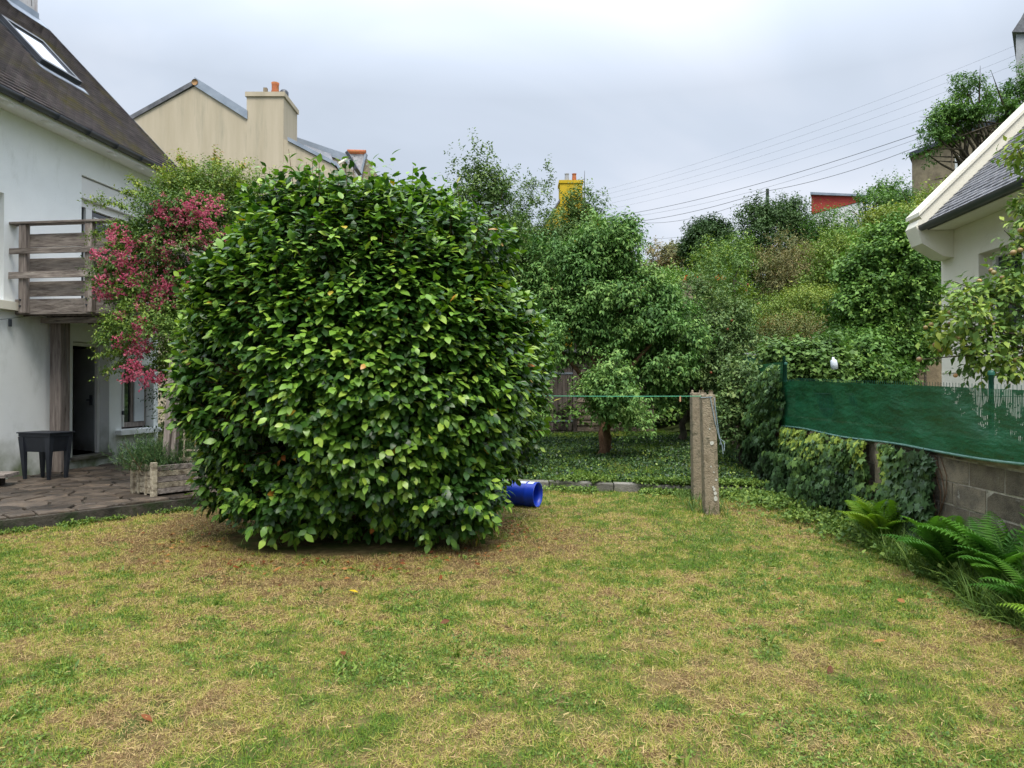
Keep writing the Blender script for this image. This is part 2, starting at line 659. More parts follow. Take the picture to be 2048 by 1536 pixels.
# ---------------------------------------------------------------- the materials
M = {}
M['white'] = mat('white_render', (.80, .83, .82), (.87, .90, .89), scale=1.2, rough=.9, bump=.35, bscale=60, spec=.15, jitter=0,
                 spots=(.68, .71, .68), sp_scale=1.3, sp_pos=.63, sp_stretch=(1, 1, .4), z_stain=((.20, .24, .14), .2, 1.5))
M['cream'] = mat('cream_render', (.78, .745, .62), (.85, .82, .70), scale=1.3, rough=.9, bump=.3, bscale=60, spec=.15, jitter=0,
                 spots=(.68, .64, .51), sp_scale=1.1, sp_pos=.64)
M['beige'] = mat('beige_render', (.42, .365, .265), (.52, .455, .345), scale=.6, rough=.9, bump=.25, bscale=12, stretch=(3, 3, .35), spec=.1, jitter=0,
                 spots=(.36, .33, .25), sp_scale=.7, sp_pos=.62, sp_stretch=(3, 3, .3), detail=9)
M['yellow'] = mat('yellow_render', (.46, .32, .02), (.58, .41, .04), scale=1.5, rough=.9, bump=.2, spec=.1, jitter=0)
M['stonewall'] = mat('brown_stone_render', (.20, .16, .11), (.36, .29, .19), scale=2.5, rough=.95, bump=.8, bscale=9, spec=.1, jitter=.05)
M['red'] = mat('red_cladding', (.36, .045, .035), (.42, .06, .045), scale=1, rough=.7, bump=.1, jitter=0)
M['slate'] = mat('slate_grey', (.07, .075, .085), (.16, .165, .18), scale=5, rough=.55, bump=.3, bscale=30, spec=.4, jitter=.2)
M['tile'] = mat('weathered_brown_slate', (.060, .052, .054), (.18, .155, .15), scale=3.5, rough=.8, bump=.4, bscale=25, spec=.25, jitter=.15,
                spots=(.15, .13, .035), sp_scale=1.1, sp_pos=.57)
M['rslate'] = mat('pale_weathered_slate', (.22, .22, .24), (.40, .40, .42), scale=7, rough=.6, bump=.3, bscale=30, spec=.3, jitter=.15,
                  spots=(.07, .07, .06), sp_scale=2.2, sp_pos=.60)
M['zinc'] = mat('zinc', (.20, .24, .29), (.33, .38, .44), scale=1.5, rough=.45, bump=.1, spec=.5, metal=.35, jitter=.05)
M['gutter'] = mat('dark_gutter', (.018, .022, .03), (.04, .048, .06), scale=3, rough=.4, bump=.1, spec=.5, jitter=.05)
M['white_paint'] = mat('white_paint', (.72, .73, .72), (.80, .80, .79), scale=3, rough=.45, bump=.05, spec=.4, jitter=.03)
M['wood'] = mat('grey_weathered_wood', (.12, .10, .09), (.36, .32, .285), scale=5, rough=.85, bump=.9, bscale=16, stretch=(.35, 4, 5), spec=.15,
                spots=(.05, .04, .038), sp_scale=3, sp_pos=.62, sp_stretch=(.5, 4, 6), jitter=.25)
M['wood_v'] = mat('grey_weathered_wood_upright', (.15, .125, .11), (.38, .33, .30), scale=5, rough=.85, bump=.9, bscale=16, stretch=(5, 5, .35), spec=.15,
                  spots=(.06, .045, .042), sp_scale=3, sp_pos=.62, sp_stretch=(6, 6, .5), jitter=.2)
M['wood_pale'] = mat('flaking_planter_wood', (.18, .15, .11), (.50, .45, .34), scale=6, rough=.9, bump=.9, bscale=20, stretch=(2, 2, 4), spec=.1,
                     spots=(.06, .04, .03), sp_scale=5, sp_pos=.58, jitter=.2)
M['wood_dark'] = mat('dark_shed_wood', (.06, .05, .045), (.17, .145, .13), scale=4, rough=.9, bump=.6, bscale=18, stretch=(4, 4, .5), spec=.1, jitter=.25)
M['wood_shed'] = mat('shed_board_wood', (.10, .08, .065), (.26, .21, .17), scale=4, rough=.9, bump=.6, bscale=18, stretch=(.5, 4, 4), spec=.1, jitter=.2)
M['concrete'] = mat('old_concrete', (.20, .165, .115), (.42, .355, .26), scale=9, rough=.95, bump=1.0, bscale=45, spec=.1, jitter=.08,
                    spots=(.12, .11, .075), sp_scale=9, sp_pos=.55)
M['kerbstone'] = mat('mossy_concrete', (.12, .115, .10), (.24, .23, .20), scale=6, rough=.95, bump=.8, bscale=40, spec=.1, jitter=.15,
                     spots=(.06, .08, .03), sp_scale=3, sp_pos=.55)
M['terr'] = mat('dark_terrace_concrete', (.028, .026, .022), (.10, .09, .075), scale=5, rough=.95, bump=.8, bscale=30, spec=.1, jitter=.05,
                spots=(.03, .045, .02), sp_scale=3, sp_pos=.55)
M['block'] = mat('cinder_block', (.07, .065, .058), (.38, .32, .235), scale=3.0, rough=.97, bump=1.0, bscale=70, spec=.08, jitter=.42,
                 spots=(.45, .43, .38), sp_scale=7, sp_pos=.67, detail=9)
M['mortar'] = mat('mortar', (.34, .31, .25), (.52, .48, .40), scale=8, rough=.97, bump=1.0, bscale=50, spec=.08, jitter=0,
                  spots=(.12, .12, .09), sp_scale=3, sp_pos=.56)
M['paving'] = mat('paving_slate', (.030, .025, .020), (.105, .083, .064), scale=4, rough=.5, bump=.8, bscale=16, spec=.35, jitter=.5,
                  spots=(.13, .095, .065), sp_scale=6, sp_pos=.58, stretch=(1, 1, 1))
M['joint'] = mat('paving_joint', (.08, .065, .045), (.17, .14, .10), scale=8, rough=.95, bump=.6, bscale=40, jitter=0)
M['darkplastic'] = mat('anthracite_plastic', (.012, .015, .021), (.02, .024, .033), scale=6, rough=.5, bump=.1, spec=.4, jitter=0)
M['blue'] = mat('blue_plastic', (.004, .035, .42), (.008, .05, .50), scale=3, rough=.38, bump=.05, spec=.5, jitter=0)
M['paper'] = mat('white_label', (.62, .66, .74), (.78, .80, .85), scale=20, rough=.6, bump=0, jitter=0)
M['green_metal'] = mat('green_coated_metal', (.015, .085, .06), (.02, .11, .075), scale=5, rough=.45, bump=0, jitter=0)
M['terracotta'] = mat('terracotta', (.34, .10, .045), (.48, .17, .07), scale=5, rough=.85, bump=.3, jitter=.1, spots=(.25, .18, .03), sp_scale=4)
M['grey'] = mat('grey_render', (.28, .30, .33), (.36, .38, .41), scale=2, rough=.9, bump=.2, jitter=0)
M['bark'] = mat('bark', (.045, .036, .026), (.15, .125, .095), scale=12, rough=.95, bump=1.0, bscale=40, stretch=(1, 1, .35), spec=.1,
                spots=(.09, .11, .06), sp_scale=5, sp_pos=.6)
M['twig'] = mat('twig_bark', (.09, .05, .03), (.20, .12, .07), scale=12, rough=.9, bump=.5, bscale=40, spec=.1)
M['stem'] = mat('green_stem', (.06, .11, .025), (.11, .18, .04), scale=12, rough=.7, bump=.2)
M['wire'] = mat('cable', (.05, .055, .06), (.08, .085, .09), scale=3, rough=.6, bump=0)
M['line'] = mat('green_line', (.06, .30, .16), (.10, .42, .25), scale=3, rough=.5, bump=0)
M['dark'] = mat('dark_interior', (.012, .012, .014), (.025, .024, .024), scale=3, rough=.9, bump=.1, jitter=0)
M['soil'] = mat('soil', (.05, .032, .02), (.11, .075, .045), scale=8, rough=1, bump=1, bscale=40, jitter=0)
M['flower'] = leafmat('pink_petals', [(.32, .03, .08), (.58, .10, .20), (.72, .22, .33), (.80, .40, .45), (.84, .64, .56)], rough=.6, spec=.2, trans=.2, soften=False)
M['geranium'] = leafmat('orange_red_petals', [(.7, .03, .01), (.8, .12, .03)], rough=.6, trans=.2, soften=False)
M['apple_m'] = mat('apple_skin', (.24, .21, .07), (.38, .19, .09), scale=14, rough=.35, bump=0, spec=.5, jitter=.3)
M['redfruit'] = mat('red_fruit', (.30, .06, .03), (.42, .16, .06), scale=9, rough=.4, bump=0, spec=.5, jitter=.3)

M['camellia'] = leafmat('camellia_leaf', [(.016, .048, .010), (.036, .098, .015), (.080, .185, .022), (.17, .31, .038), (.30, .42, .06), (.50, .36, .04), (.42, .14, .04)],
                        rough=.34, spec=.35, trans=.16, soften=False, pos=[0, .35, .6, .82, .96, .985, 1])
M['rose_leaf'] = leafmat('rose_leaf', [(.022, .065, .012), (.05, .13, .02), (.12, .23, .03), (.25, .34, .04), (.30, .14, .04)], pos=[0, .35, .68, .93, 1])
M['pear'] = leafmat('pear_leaf', [(0.028, 0.093, 0.020), (0.056, 0.167, 0.031), (0.106, 0.248, 0.050), (0.187, 0.348, 0.075)])
M['plum'] = leafmat('plum_leaf', [(0.027, 0.072, 0.017), (0.053, 0.132, 0.027), (0.096, 0.191, 0.042), (0.144, 0.251, 0.060)])
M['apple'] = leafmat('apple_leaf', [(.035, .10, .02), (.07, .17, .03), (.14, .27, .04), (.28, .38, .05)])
M['appled'] = leafmat('shaded_apple_leaf', [(0.028, 0.073, 0.020), (0.050, 0.124, 0.032), (0.090, 0.185, 0.045), (0.158, 0.259, 0.068)])  # darker copy of the apple leaf, with shade put into the colour
M['hazel'] = leafmat('hazel_leaf', [(0.034, 0.102, 0.019), (0.060, 0.168, 0.029), (0.102, 0.240, 0.036), (0.180, 0.336, 0.048)])
M['lime'] = leafmat('lime_leaf', [(.07, .16, .02), (.11, .21, .03), (.18, .28, .04), (.28, .32, .05)])
M['darkleaf'] = leafmat('dark_evergreen_leaf', [(0.013, 0.045, 0.011), (0.027, 0.079, 0.017), (0.051, 0.118, 0.028)])
M['olive'] = leafmat('olive_leaf', [(.07, .10, .035), (.12, .16, .055), (.19, .21, .07), (.28, .20, .10)])
M['fuchsia'] = leafmat('fuchsia_leaf', [(.04, .08, .02), (.08, .14, .03), (.14, .18, .04), (.22, .13, .05), (.45, .05, .05)], pos=[0, .4, .7, .92, 1])
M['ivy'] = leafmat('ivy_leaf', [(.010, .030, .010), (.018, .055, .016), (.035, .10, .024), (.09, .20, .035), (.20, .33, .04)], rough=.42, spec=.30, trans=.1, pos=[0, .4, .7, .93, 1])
M['vine'] = leafmat('vine_leaf', [(.035, .10, .02), (.07, .17, .03), (.13, .25, .045)])
M['fern'] = leafmat('fern_leaf', [(.045, .14, .022), (.085, .22, .032), (.15, .31, .045)], rough=.5, trans=.30, soften=False)
M['fern_y'] = leafmat('yellowish_fern_leaf', [(.10, .22, .03), (.17, .31, .035), (.27, .38, .05)], rough=.5, trans=.30, soften=False)
M['herb'] = leafmat('rosemary_leaf', [(.02, .07, .025), (.045, .12, .035), (.09, .19, .05)], rough=.5, trans=.15)
M['sage'] = leafmat('grey_sage_leaf', [(.09, .12, .10), (.16, .20, .17)], rough=.6, trans=.15)
M['blade'] = leafmat('grass_blade', [(.072, .16, .020), (.14, .24, .030), (.26, .31, .045), (.39, .35, .085), (.52, .40, .18), (.42, .285, .14), (.18, .11, .055)],
                     rough=.6, spec=.2, trans=.25, pos=[0, .18, .38, .56, .76, .92, 1], soften=False)
M['weed'] = leafmat('weed_leaf', [(.04, .11, .018), (.08, .17, .025), (.14, .25, .035)])
M['deadleaf'] = leafmat('dead_leaf', [(.10, .038, .015), (.22, .07, .02), (.34, .17, .05)], rough=.6, trans=.1, soften=False)
M['yellowleaf'] = leafmat('yellow_leaf', [(.60, .42, .02), (.62, .45, .03)], rough=.5, trans=.2, soften=False)

M['redleaf'] = leafmat('rusty_red_leaf', [(.16, .035, .03), (.28, .06, .05), (.34, .14, .06)], rough=.6, soften=False)
# glass
g = bpy.data.materials.new('window_glass')
g.use_nodes = True
gb = g.node_tree.nodes['Principled BSDF']
gb.inputs['Base Color'].default_value = (.02, .024, .028, 1)
gb.inputs['Roughness'].default_value = .04
gb.inputs['Specular IOR Level'].default_value = .9
MATS['glass'] = M['glass'] = g


def windscreen_mat():
    """woven green privacy netting: smooth weave, worn upright slits towards its near end"""
    m = bpy.data.materials.new('green_windscreen')
    m.use_nodes = True
    t = m.node_tree
    N, Lk = t.nodes, t.links
    b = N['Principled BSDF']
    b.inputs['Roughness'].default_value = .36
    b.inputs['Specular IOR Level'].default_value = .4
    co = N.new('ShaderNodeTexCoord')
    sp = N.new('ShaderNodeSeparateXYZ')
    Lk.new(co.outputs['Object'], sp.inputs[0])
    nz = N.new('ShaderNodeTexNoise')
    nz.inputs['Scale'].default_value = 3.0
    nz.inputs['Detail'].default_value = 5
    Lk.new(co.outputs['Object'], nz.inputs['Vector'])
    rp = N.new('ShaderNodeValToRGB')
    rp.color_ramp.elements[0].position = .3
    rp.color_ramp.elements[1].position = .75
    rp.color_ramp.elements[0].color = (.009, .078, .034, 1)
    rp.color_ramp.elements[1].color = (.013, .115, .048, 1)
    Lk.new(nz.outputs[0], rp.inputs[0])
    Lk.new(rp.outputs[0], b.inputs['Base Color'])

    def mt(op, a, bb):
        n = N.new('ShaderNodeMath')
        n.operation = op
        for i, v in enumerate((a, bb)):
            if isinstance(v, (int, float)):
                n.inputs[i].default_value = v
            else:
                Lk.new(v, n.inputs[i])
        return n.outputs[0]
    s = mt('GREATER_THAN', mt('SINE', mt('MULTIPLY', sp.outputs[1], 300.0), 0), .3)     # slit pattern
    n2 = N.new('ShaderNodeTexNoise')
    n2.inputs['Scale'].default_value = 5.5
    n2.inputs['Detail'].default_value = 6
    n2.inputs['Roughness'].default_value = .7
    mp = N.new('ShaderNodeMapping')
    mp.inputs['Scale'].default_value = (1, 1, 1.6)
    Lk.new(co.outputs['Object'], mp.inputs[0])
    Lk.new(mp.outputs[0], n2.inputs['Vector'])
    near = N.new('ShaderNodeMapRange')
    near.inputs['From Min'].default_value = -.05
    near.inputs['From Max'].default_value = -.7
    Lk.new(sp.outputs[1], near.inputs['Value'])
    high = N.new('ShaderNodeMapRange')
    high.inputs['From Min'].default_value = 1.15
    high.inputs['From Max'].default_value = 1.55
    high.inputs['To Min'].default_value = -.10
    high.inputs['To Max'].default_value = .12
    Lk.new(sp.outputs[2], high.inputs['Value'])
    worn = mt('GREATER_THAN', mt('ADD', mt('MULTIPLY', near.outputs[0], .10), mt('ADD', n2.outputs[0], high.outputs[0])), .675)
    worn = mt('MULTIPLY', worn, mt('GREATER_THAN', near.outputs[0], .1))
    hole = mt('MULTIPLY', worn, s)
    hole2 = mt('MAXIMUM', mt('MULTIPLY', hole, .85), .02)
    tr = N.new('ShaderNodeBsdfTransparent')
    mx = N.new('ShaderNodeMixShader')
    Lk.new(hole2, mx.inputs[0])
    Lk.new(b.outputs[0], mx.inputs[1])
    Lk.new(tr.outputs[0], mx.inputs[2])
    Lk.new(mx.outputs[0], N['Material Output'].inputs[0])
    nb = N.new('ShaderNodeTexNoise')
    nb.inputs['Scale'].default_value = 5
    nb.inputs['Detail'].default_value = 4
    mb_ = N.new('ShaderNodeMapping')
    mb_.inputs['Scale'].default_value = (1, .5, 1.6)
    Lk.new(co.outputs['Object'], mb_.inputs[0])
    Lk.new(mb_.outputs[0], nb.inputs['Vector'])
    bp = N.new('ShaderNodeBump')
    bp.inputs['Strength'].default_value = .5
    bp.inputs['Distance'].default_value = .11
    Lk.new(nb.outputs[0], bp.inputs['Height'])
    Lk.new(bp.outputs[0], b.inputs['Normal'])
    return m


M['screen'] = windscreen_mat()

# ================================================================ the ground
GS = 'structure'


def sheet(name, xs, ys, zf, m, kind=GS):
    X, Yg = np.meshgrid(xs, ys)
    Z = zf(X, Yg)
    V = np.stack([X, Yg, Z], -1).reshape(-1, 3)
    nx, ny = len(xs), len(ys)
    i = np.arange((nx - 1) * (ny - 1))
    a = (i // (nx - 1)) * nx + i % (nx - 1)
    T = np.concatenate([np.stack([a, a + 1, a + nx + 1], 1), np.stack([a, a + nx + 1, a + nx], 1)])
    return link(name, tri_mesh(name, V, T, m, None, True), None, kind)


lawn_m = mat('lawn_thatch', (.10, .075, .035), (.26, .20, .085), scale=9, rough=1, bump=.9, bscale=70, spec=.05, jitter=0,
             spots=(.085, .11, .03), sp_scale=2.4, sp_pos=.52, detail=9)
under_m = mat('shaded_lawn_soil', (.035, .045, .014), (.08, .085, .03), scale=5, rough=1, bump=.8, bscale=60, spec=.05, jitter=0)  # tree shade over the back lawn put into the soil colour
bank_m = mat('bank_earth', (.03, .045, .015), (.07, .085, .03), scale=2, rough=1, bump=.8, bscale=10, spec=.05, jitter=0)
big = MB()
big.quad((-600, -600, -.3), (600, -600, -.3), (600, 900, -.3), (-600, 900, -.3))
big.build('ground', bank_m, None, GS)


def lawn_z(x, y):
    return .012 * (fbm(x, y, 1.3, 40) - .5) * 2


xs = np.linspace(-16, 3.9, 120)
lawn = MB()
V, T = [], []
ys = np.linspace(-8, 1, 110)
X, Tt = np.meshgrid(np.linspace(-16, 5.2, 130), np.linspace(0, 1, 120))
Yg = -8 + (kerb_y(X) + 8) * Tt
Zg = lawn_z(X, Yg)
V = np.stack([X, Yg, Zg], -1).reshape(-1, 3)
i = np.arange(129 * 119)
a = (i // 129) * 130 + i % 129
T = np.concatenate([np.stack([a, a + 1, a + 131], 1), np.stack([a, a + 131, a + 130], 1)])
link('lawn', tri_mesh('lawn', V, T, lawn_m, None, True), None, GS)
# raised back lawn behind the kerb
X, Tt = np.meshgrid(np.linspace(-12, 5.0, 70), np.linspace(0, 1, 50))
Yg = kerb_y(X) + .09 + (21 - kerb_y(X)) * Tt
Zg = .12 + .045 * np.clip(Yg - kerb_y(X), 0, 8) + .02 * (fbm(X, Yg, 1.6, 44) - .5)
V = np.stack([X, Yg, Zg], -1).reshape(-1, 3)
i = np.arange(69 * 49)
a = (i // 69) * 70 + i % 69
T = np.concatenate([np.stack([a, a + 1, a + 71], 1), np.stack([a, a + 71, a + 70], 1)])
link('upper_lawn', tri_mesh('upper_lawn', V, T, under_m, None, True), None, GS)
# neighbour's ground and the bank that climbs behind everything
sheet('hillside', np.linspace(-60, 90, 130), np.linspace(18.5, 110, 90), lambda x, y: gh(x, y) + .25 * (fbm(x, y, 4, 50) - .5), bank_m)
nb = MB()
n_ = 40
for q in range(n_):
    y0, y1 = -6 + 26 * q / n_, -6 + 26 * (q + 1) / n_
    w0, w1 = 4.03 + .08 * (y0 - 6.45), 4.03 + .08 * (y1 - 6.45)
    nb.quad((w0, y0, float(gh(8, y0))), (40, y0, float(gh(8, y0))), (40, y1, float(gh(8, y1))), (w1, y1, float(gh(8, y1))))
nb.build('neighbour_ground', bank_m, None, GS)

# ================================================================ white house (left)
OL, aL = (-8.1, 12.3, 0), -.1293
house = thing('white_house', 'white rendered house with steep brown slate roof and skylight at left of the garden', 'house', OL, aL)


def holed_wall(mb, x, y0, y1, z0, z1, holes, depth, sgn=1):
    """rendered wall face at local x with openings (ya, yb, za, zb) and their reveals, going inwards by depth"""
    ysn = sorted({y0, y1, *[h[0] for h in holes], *[h[1] for h in holes]})
    zsn = sorted({z0, z1, *[h[2] for h in holes], *[h[3] for h in holes]})
    for i in range(len(ysn) - 1):
        for j in range(len(zsn) - 1):
            ya, yb, za, zb = ysn[i], ysn[i + 1], zsn[j], zsn[j + 1]
            if any(h[0] <= ya and yb <= h[1] and h[2] <= za and zb <= h[3] for h in holes):
                continue
            mb.quad((x, ya, za), (x, yb, za), (x, yb, zb), (x, ya, zb)) if sgn > 0 else mb.quad((x, yb, za), (x, ya, za), (x, ya, zb), (x, yb, zb))
    xi = x - sgn * depth
    for ya, yb, za, zb in holes:
        mb.quad((x, ya, za), (x, ya, zb), (xi, ya, zb), (xi, ya, za))
        mb.quad((x, yb, za), (xi, yb, za), (xi, yb, zb), (x, yb, zb))
        mb.quad((x, ya, zb), (x, yb, zb), (xi, yb, zb), (xi, ya, zb))
        mb.quad((x, ya, za), (xi, ya, za), (xi, yb, za), (x, yb, za))


PIT = R(46)
EX, EZ = .45, 6.27
Y0H, Y1H = -14.0, 3.15
mb = MB()
holes = [(.65, 1.62, .37, 2.5), (1.98, 3.0, .80, 2.12), (.85, 2.75, 3.05, 5.6), (-2.9, -.86, 3.05, 4.78)]
holed_wall(mb, 0, Y0H, Y1H, -.1, 6.35, holes, .26)
# far gable end, near gable end and back wall
for yy in (Y0H, Y1H):
    mb.quad((0, yy, -.1), (-7.2, yy, -.1), (-7.2, yy, 6.35), (-3.6, yy, 10.2), (0, yy, 6.35))
mb.quad((-7.2, Y0H, -.1), (-7.2, Y1H, -.1), (-7.2, Y1H, 6.35), (-7.2, Y0H, 6.35))
mb.build('wall', M['white'], house)
# rooms behind the openings, so that they are dark as rooms are
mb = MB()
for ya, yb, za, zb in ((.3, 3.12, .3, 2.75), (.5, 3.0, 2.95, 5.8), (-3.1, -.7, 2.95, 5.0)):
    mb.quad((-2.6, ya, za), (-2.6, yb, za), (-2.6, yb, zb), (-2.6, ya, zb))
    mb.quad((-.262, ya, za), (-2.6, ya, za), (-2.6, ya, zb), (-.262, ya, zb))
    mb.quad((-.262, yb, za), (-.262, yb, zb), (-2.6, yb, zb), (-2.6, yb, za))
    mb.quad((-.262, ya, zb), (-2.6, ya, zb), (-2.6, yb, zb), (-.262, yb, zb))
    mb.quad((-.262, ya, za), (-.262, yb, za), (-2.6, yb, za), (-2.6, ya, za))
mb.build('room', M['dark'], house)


def slope_pt(x, y, t, dirx, x_e, z_e, pit, h=0.0):
    return (x_e + dirx * t * math.cos(pit) - dirx * h * math.sin(pit), y, z_e + t * math.sin(pit) + h * math.cos(pit))


def slate_field(name, parent, m, y0, y1, x_e, z_e, dirx, pit, tlen, w_, exp, thick=.009, skip=None, seed=1, t0=0.0, lift=.034):
    r = np.random.default_rng(seed)
    nrow, ncol = int((tlen - t0) / exp), int((y1 - y0) / w_)
    V, T = [], []
    c_, s_ = math.cos(pit), math.sin(pit)
    rows, cols = np.meshgrid(np.arange(nrow), np.arange(ncol + 1), indexing='ij')
    rows, cols = rows.ravel(), cols.ravel()
    ya = y0 + (cols - .5 * (rows % 2)) * w_ + .004
    yb = ya + w_ - .008
    ya, yb = ya.clip(y0, y1), yb.clip(y0, y1)
    ta = t0 + rows * exp
    ok = (yb - ya) > .02
    if skip is not None:
        ok &= ~skip((ya + yb) / 2, ta + exp / 2)
    ya, yb, ta = ya[ok], yb[ok], ta[ok]
    n = len(ya)
    hl = lift + r.random(n) * .008
    tj = r.normal(size=n) * .003
    hh = hl + r.normal(size=n) * .002

    def pt(y, t, h):
        return np.stack([x_e + dirx * t * c_ - dirx * h * s_, y, z_e + t * s_ + h * c_], -1)
    tb = ta + exp * 1.25
    vs = np.stack([pt(ya, ta + tj, hl), pt(yb, ta + tj, hh), pt(yb, tb, hl * 0 + .008), pt(ya, tb, hl * 0 + .008),
                   pt(ya, ta + tj, hl - thick - .004), pt(yb, ta + tj, hh - thick - .004)], 1)
    tt = np.array([(0, 1, 2), (0, 2, 3), (4, 5, 1), (4, 1, 0), (4, 0, 3), (1, 5, 2)])
    T = (tt[None] + (np.arange(n) * 6)[:, None, None]).reshape(-1, 3)
    return link(name, tri_mesh(name, vs.reshape(-1, 3), T, m, None, False), parent, 'stuff')


TL = 6.4
mb = MB()
for s_ in (0, -.06):       # roof deck, both slopes
    pass
sp = lambda y, t, h: slope_pt(0, y, t, -1, EX, EZ, PIT, h)
mb.hexa([sp(Y0H - .2, -.05, -.10), sp(Y1H + .32, -.05, -.10), sp(Y1H + .32, TL, -.10), sp(Y0H - .2, TL, -.10),
         sp(Y0H - .2, -.05, 0), sp(Y1H + .32, -.05, 0), sp(Y1H + .32, TL, 0), sp(Y0H - .2, TL, 0)])
rx, _, rz_ = sp(0, TL, 0)
sq = lambda y, t, h: slope_pt(0, y, t, 1, 2 * rx - EX, EZ, PIT, h)
mb.hexa([sq(Y0H - .2, -.05, -.10), sq(Y1H + .32, -.05, -.10), sq(Y1H + .32, TL, -.10), sq(Y0H - .2, TL, -.10),
         sq(Y0H - .2, -.05, 0), sq(Y1H + .32, -.05, 0), sq(Y1H + .32, TL, 0), sq(Y0H - .2, TL, 0)])
roof = mb.build('roof', M['tile'], house)
slate_field('slate_course', roof, M['tile'], Y0H - .2, Y1H + .32, EX, EZ, -1, PIT, TL, .22, .125,
            skip=lambda y, t: (y > .93) & (y < 2.0) & (t > 2.08) & (t < 3.35), seed=3)
# verge strip, ridge
mb = MB()
mb.hexa([sp(Y1H + .322, -.06, -.13), sp(Y1H + .35, -.06, -.13), sp(Y1H + .35, TL, -.13), sp(Y1H + .322, TL, -.13),
         sp(Y1H + .322, -.06, .035), sp(Y1H + .35, -.06, .035), sp(Y1H + .35, TL, .035), sp(Y1H + .322, TL, .035)])
mb.build('verge_board', M['gutter'], roof)
# soffit and white fascia with its brackets
mb = MB()
mb.box(.003, EX - .06, Y0H, Y1H + .3, 6.13, 6.155)
mb.build('soffit', M['white_paint'], house)
mb = MB()
mb.box(EX - .058, EX - .03, Y0H, Y1H + .3, 6.10, 6.24)
mb.build('fascia', M['white_paint'], house)
for q in range(16):
    mb = MB()
    yy = Y1H - .35 - q * .8
    mb.prism([(EX - .062, yy, 6.128), (EX - .062, yy, 6.06), (EX - .10, yy, 6.05), (EX - .22, yy, 6.128)], (0, .09, 0))
    mb.build('soffit_bracket', M['white_paint'], house)
# half-round gutter
mb = MB()
n = 9
prof = [(EX + .045 + .065 * math.cos(math.pi + math.pi * k / (n - 1)), 6.225 + .075 * math.sin(math.pi + math.pi * k / (n - 1))) for k in range(n)]
prof += [(p[0] * .97 + (EX + .045) * .03, p[1] + .004) for p in prof[::-1]]
vs = [(px, yy, pz) for yy in (Y0H - .1, Y1H + .36) for px, pz in prof]
m_n = len(prof)
mb.add(vs, [(k, k + 1, m_n + k + 1, m_n + k) for k in range(m_n - 1)] + [tuple(range(n)), tuple(m_n + k for k in range(n))])
gt = mb.build('gutter', M['gutter'], house, smooth=True)
for q in range(20):
    mb = MB()
    yy = Y1H + .1 - q * .72
    mb.tube([(EX + .045 + .069 * math.cos(math.pi + math.pi * k / 8), yy, 6.225 + .079 * math.sin(math.pi + math.pi * k / 8)) for k in range(9)], .012, 4)
    mb.build('gutter_bracket', M['gutter'], gt)
# skylight on the slope
sk = MB()


def slab(mb, y0, y1, t0, t1, h0, h1, P=None):
    P = P or sp
    mb.hexa([P(y0, t0, h0), P(y1, t0, h0), P(y1, t1, h0), P(y0, t1, h0), P(y0, t0, h1), P(y1, t0, h1), P(y1, t1, h1), P(y0, t1, h1)])


slab(sk, .93, 2.0, 2.05, 3.38, .005, .05)
sk_o = sk.build('skylight', M['gutter'], roof)
for a_ in ((.95, 1.03, 2.08, 3.35), (1.90, 1.98, 2.08, 3.35), (1.03, 1.90, 2.08, 2.17), (1.03, 1.90, 3.26, 3.35)):
    mb = MB()
    slab(mb, *a_, .052, .13)
    link('skylight_frame', mb.mesh('skylight_frame', M['gutter']), roof)
mb = MB()
slab(mb, 1.032, 1.898, 2.172, 3.258, .085, .10)
g2 = bpy.data.materials.new('skylight_glass')
g2.use_nodes = True
q_ = g2.node_tree.nodes['Principled BSDF']
q_.inputs['Base Color'].default_value = (.30, .34, .38, 1)
q_.inputs['Roughness'].default_value = .03
q_.inputs['Specular IOR Level'].default_value = 1.0
q_.inputs['Coat Weight'].default_value = 1
q_.inputs['Metallic'].default_value = .75
q_.inputs['Base Color'].default_value = (.52, .56, .62, 1)
link('skylight_pane', mb.mesh('skylight_pane', g2), roof)
mb = MB()
slab(mb, .85, 2.08, 1.86, 2.045, .028, .034)
link('skylight_flashing', mb.mesh('skylight_flashing', M['zinc']), roof)
# chimney at the gable
mb = MB()
mb.box(-3.95, -3.12, Y1H - .62, Y1H + .2, 9.0, 12.6)
ch = mb.build('chimney', mat('stained_chimney_render', (.36, .35, .36), (.58, .56, .56), scale=2, rough=.9, bump=.3, bscale=30, jitter=0,
                             spots=(.28, .17, .15), sp_scale=1.2, sp_pos=.55, sp_stretch=(3, 3, .5)), house)
mb = MB()
slab(mb, Y1H - .72, Y1H + .3, 4.86, 5.2, .03, .042)
mb.box(-3.115, -3.10, Y1H - .64, Y1H + .22, 9.75, 10.15)
mb.build('flashing', M['zinc'], ch)
mb = MB()
mb.tube([(-3.09, Y1H + .0, 10.2), (-3.09, Y1H - .05, 10.9), (-3.09, Y1H - .25, 11.6), (-3.09, Y1H - .5, 12.2)], .008, 4)
mb.build('cable', M['wire'], ch)

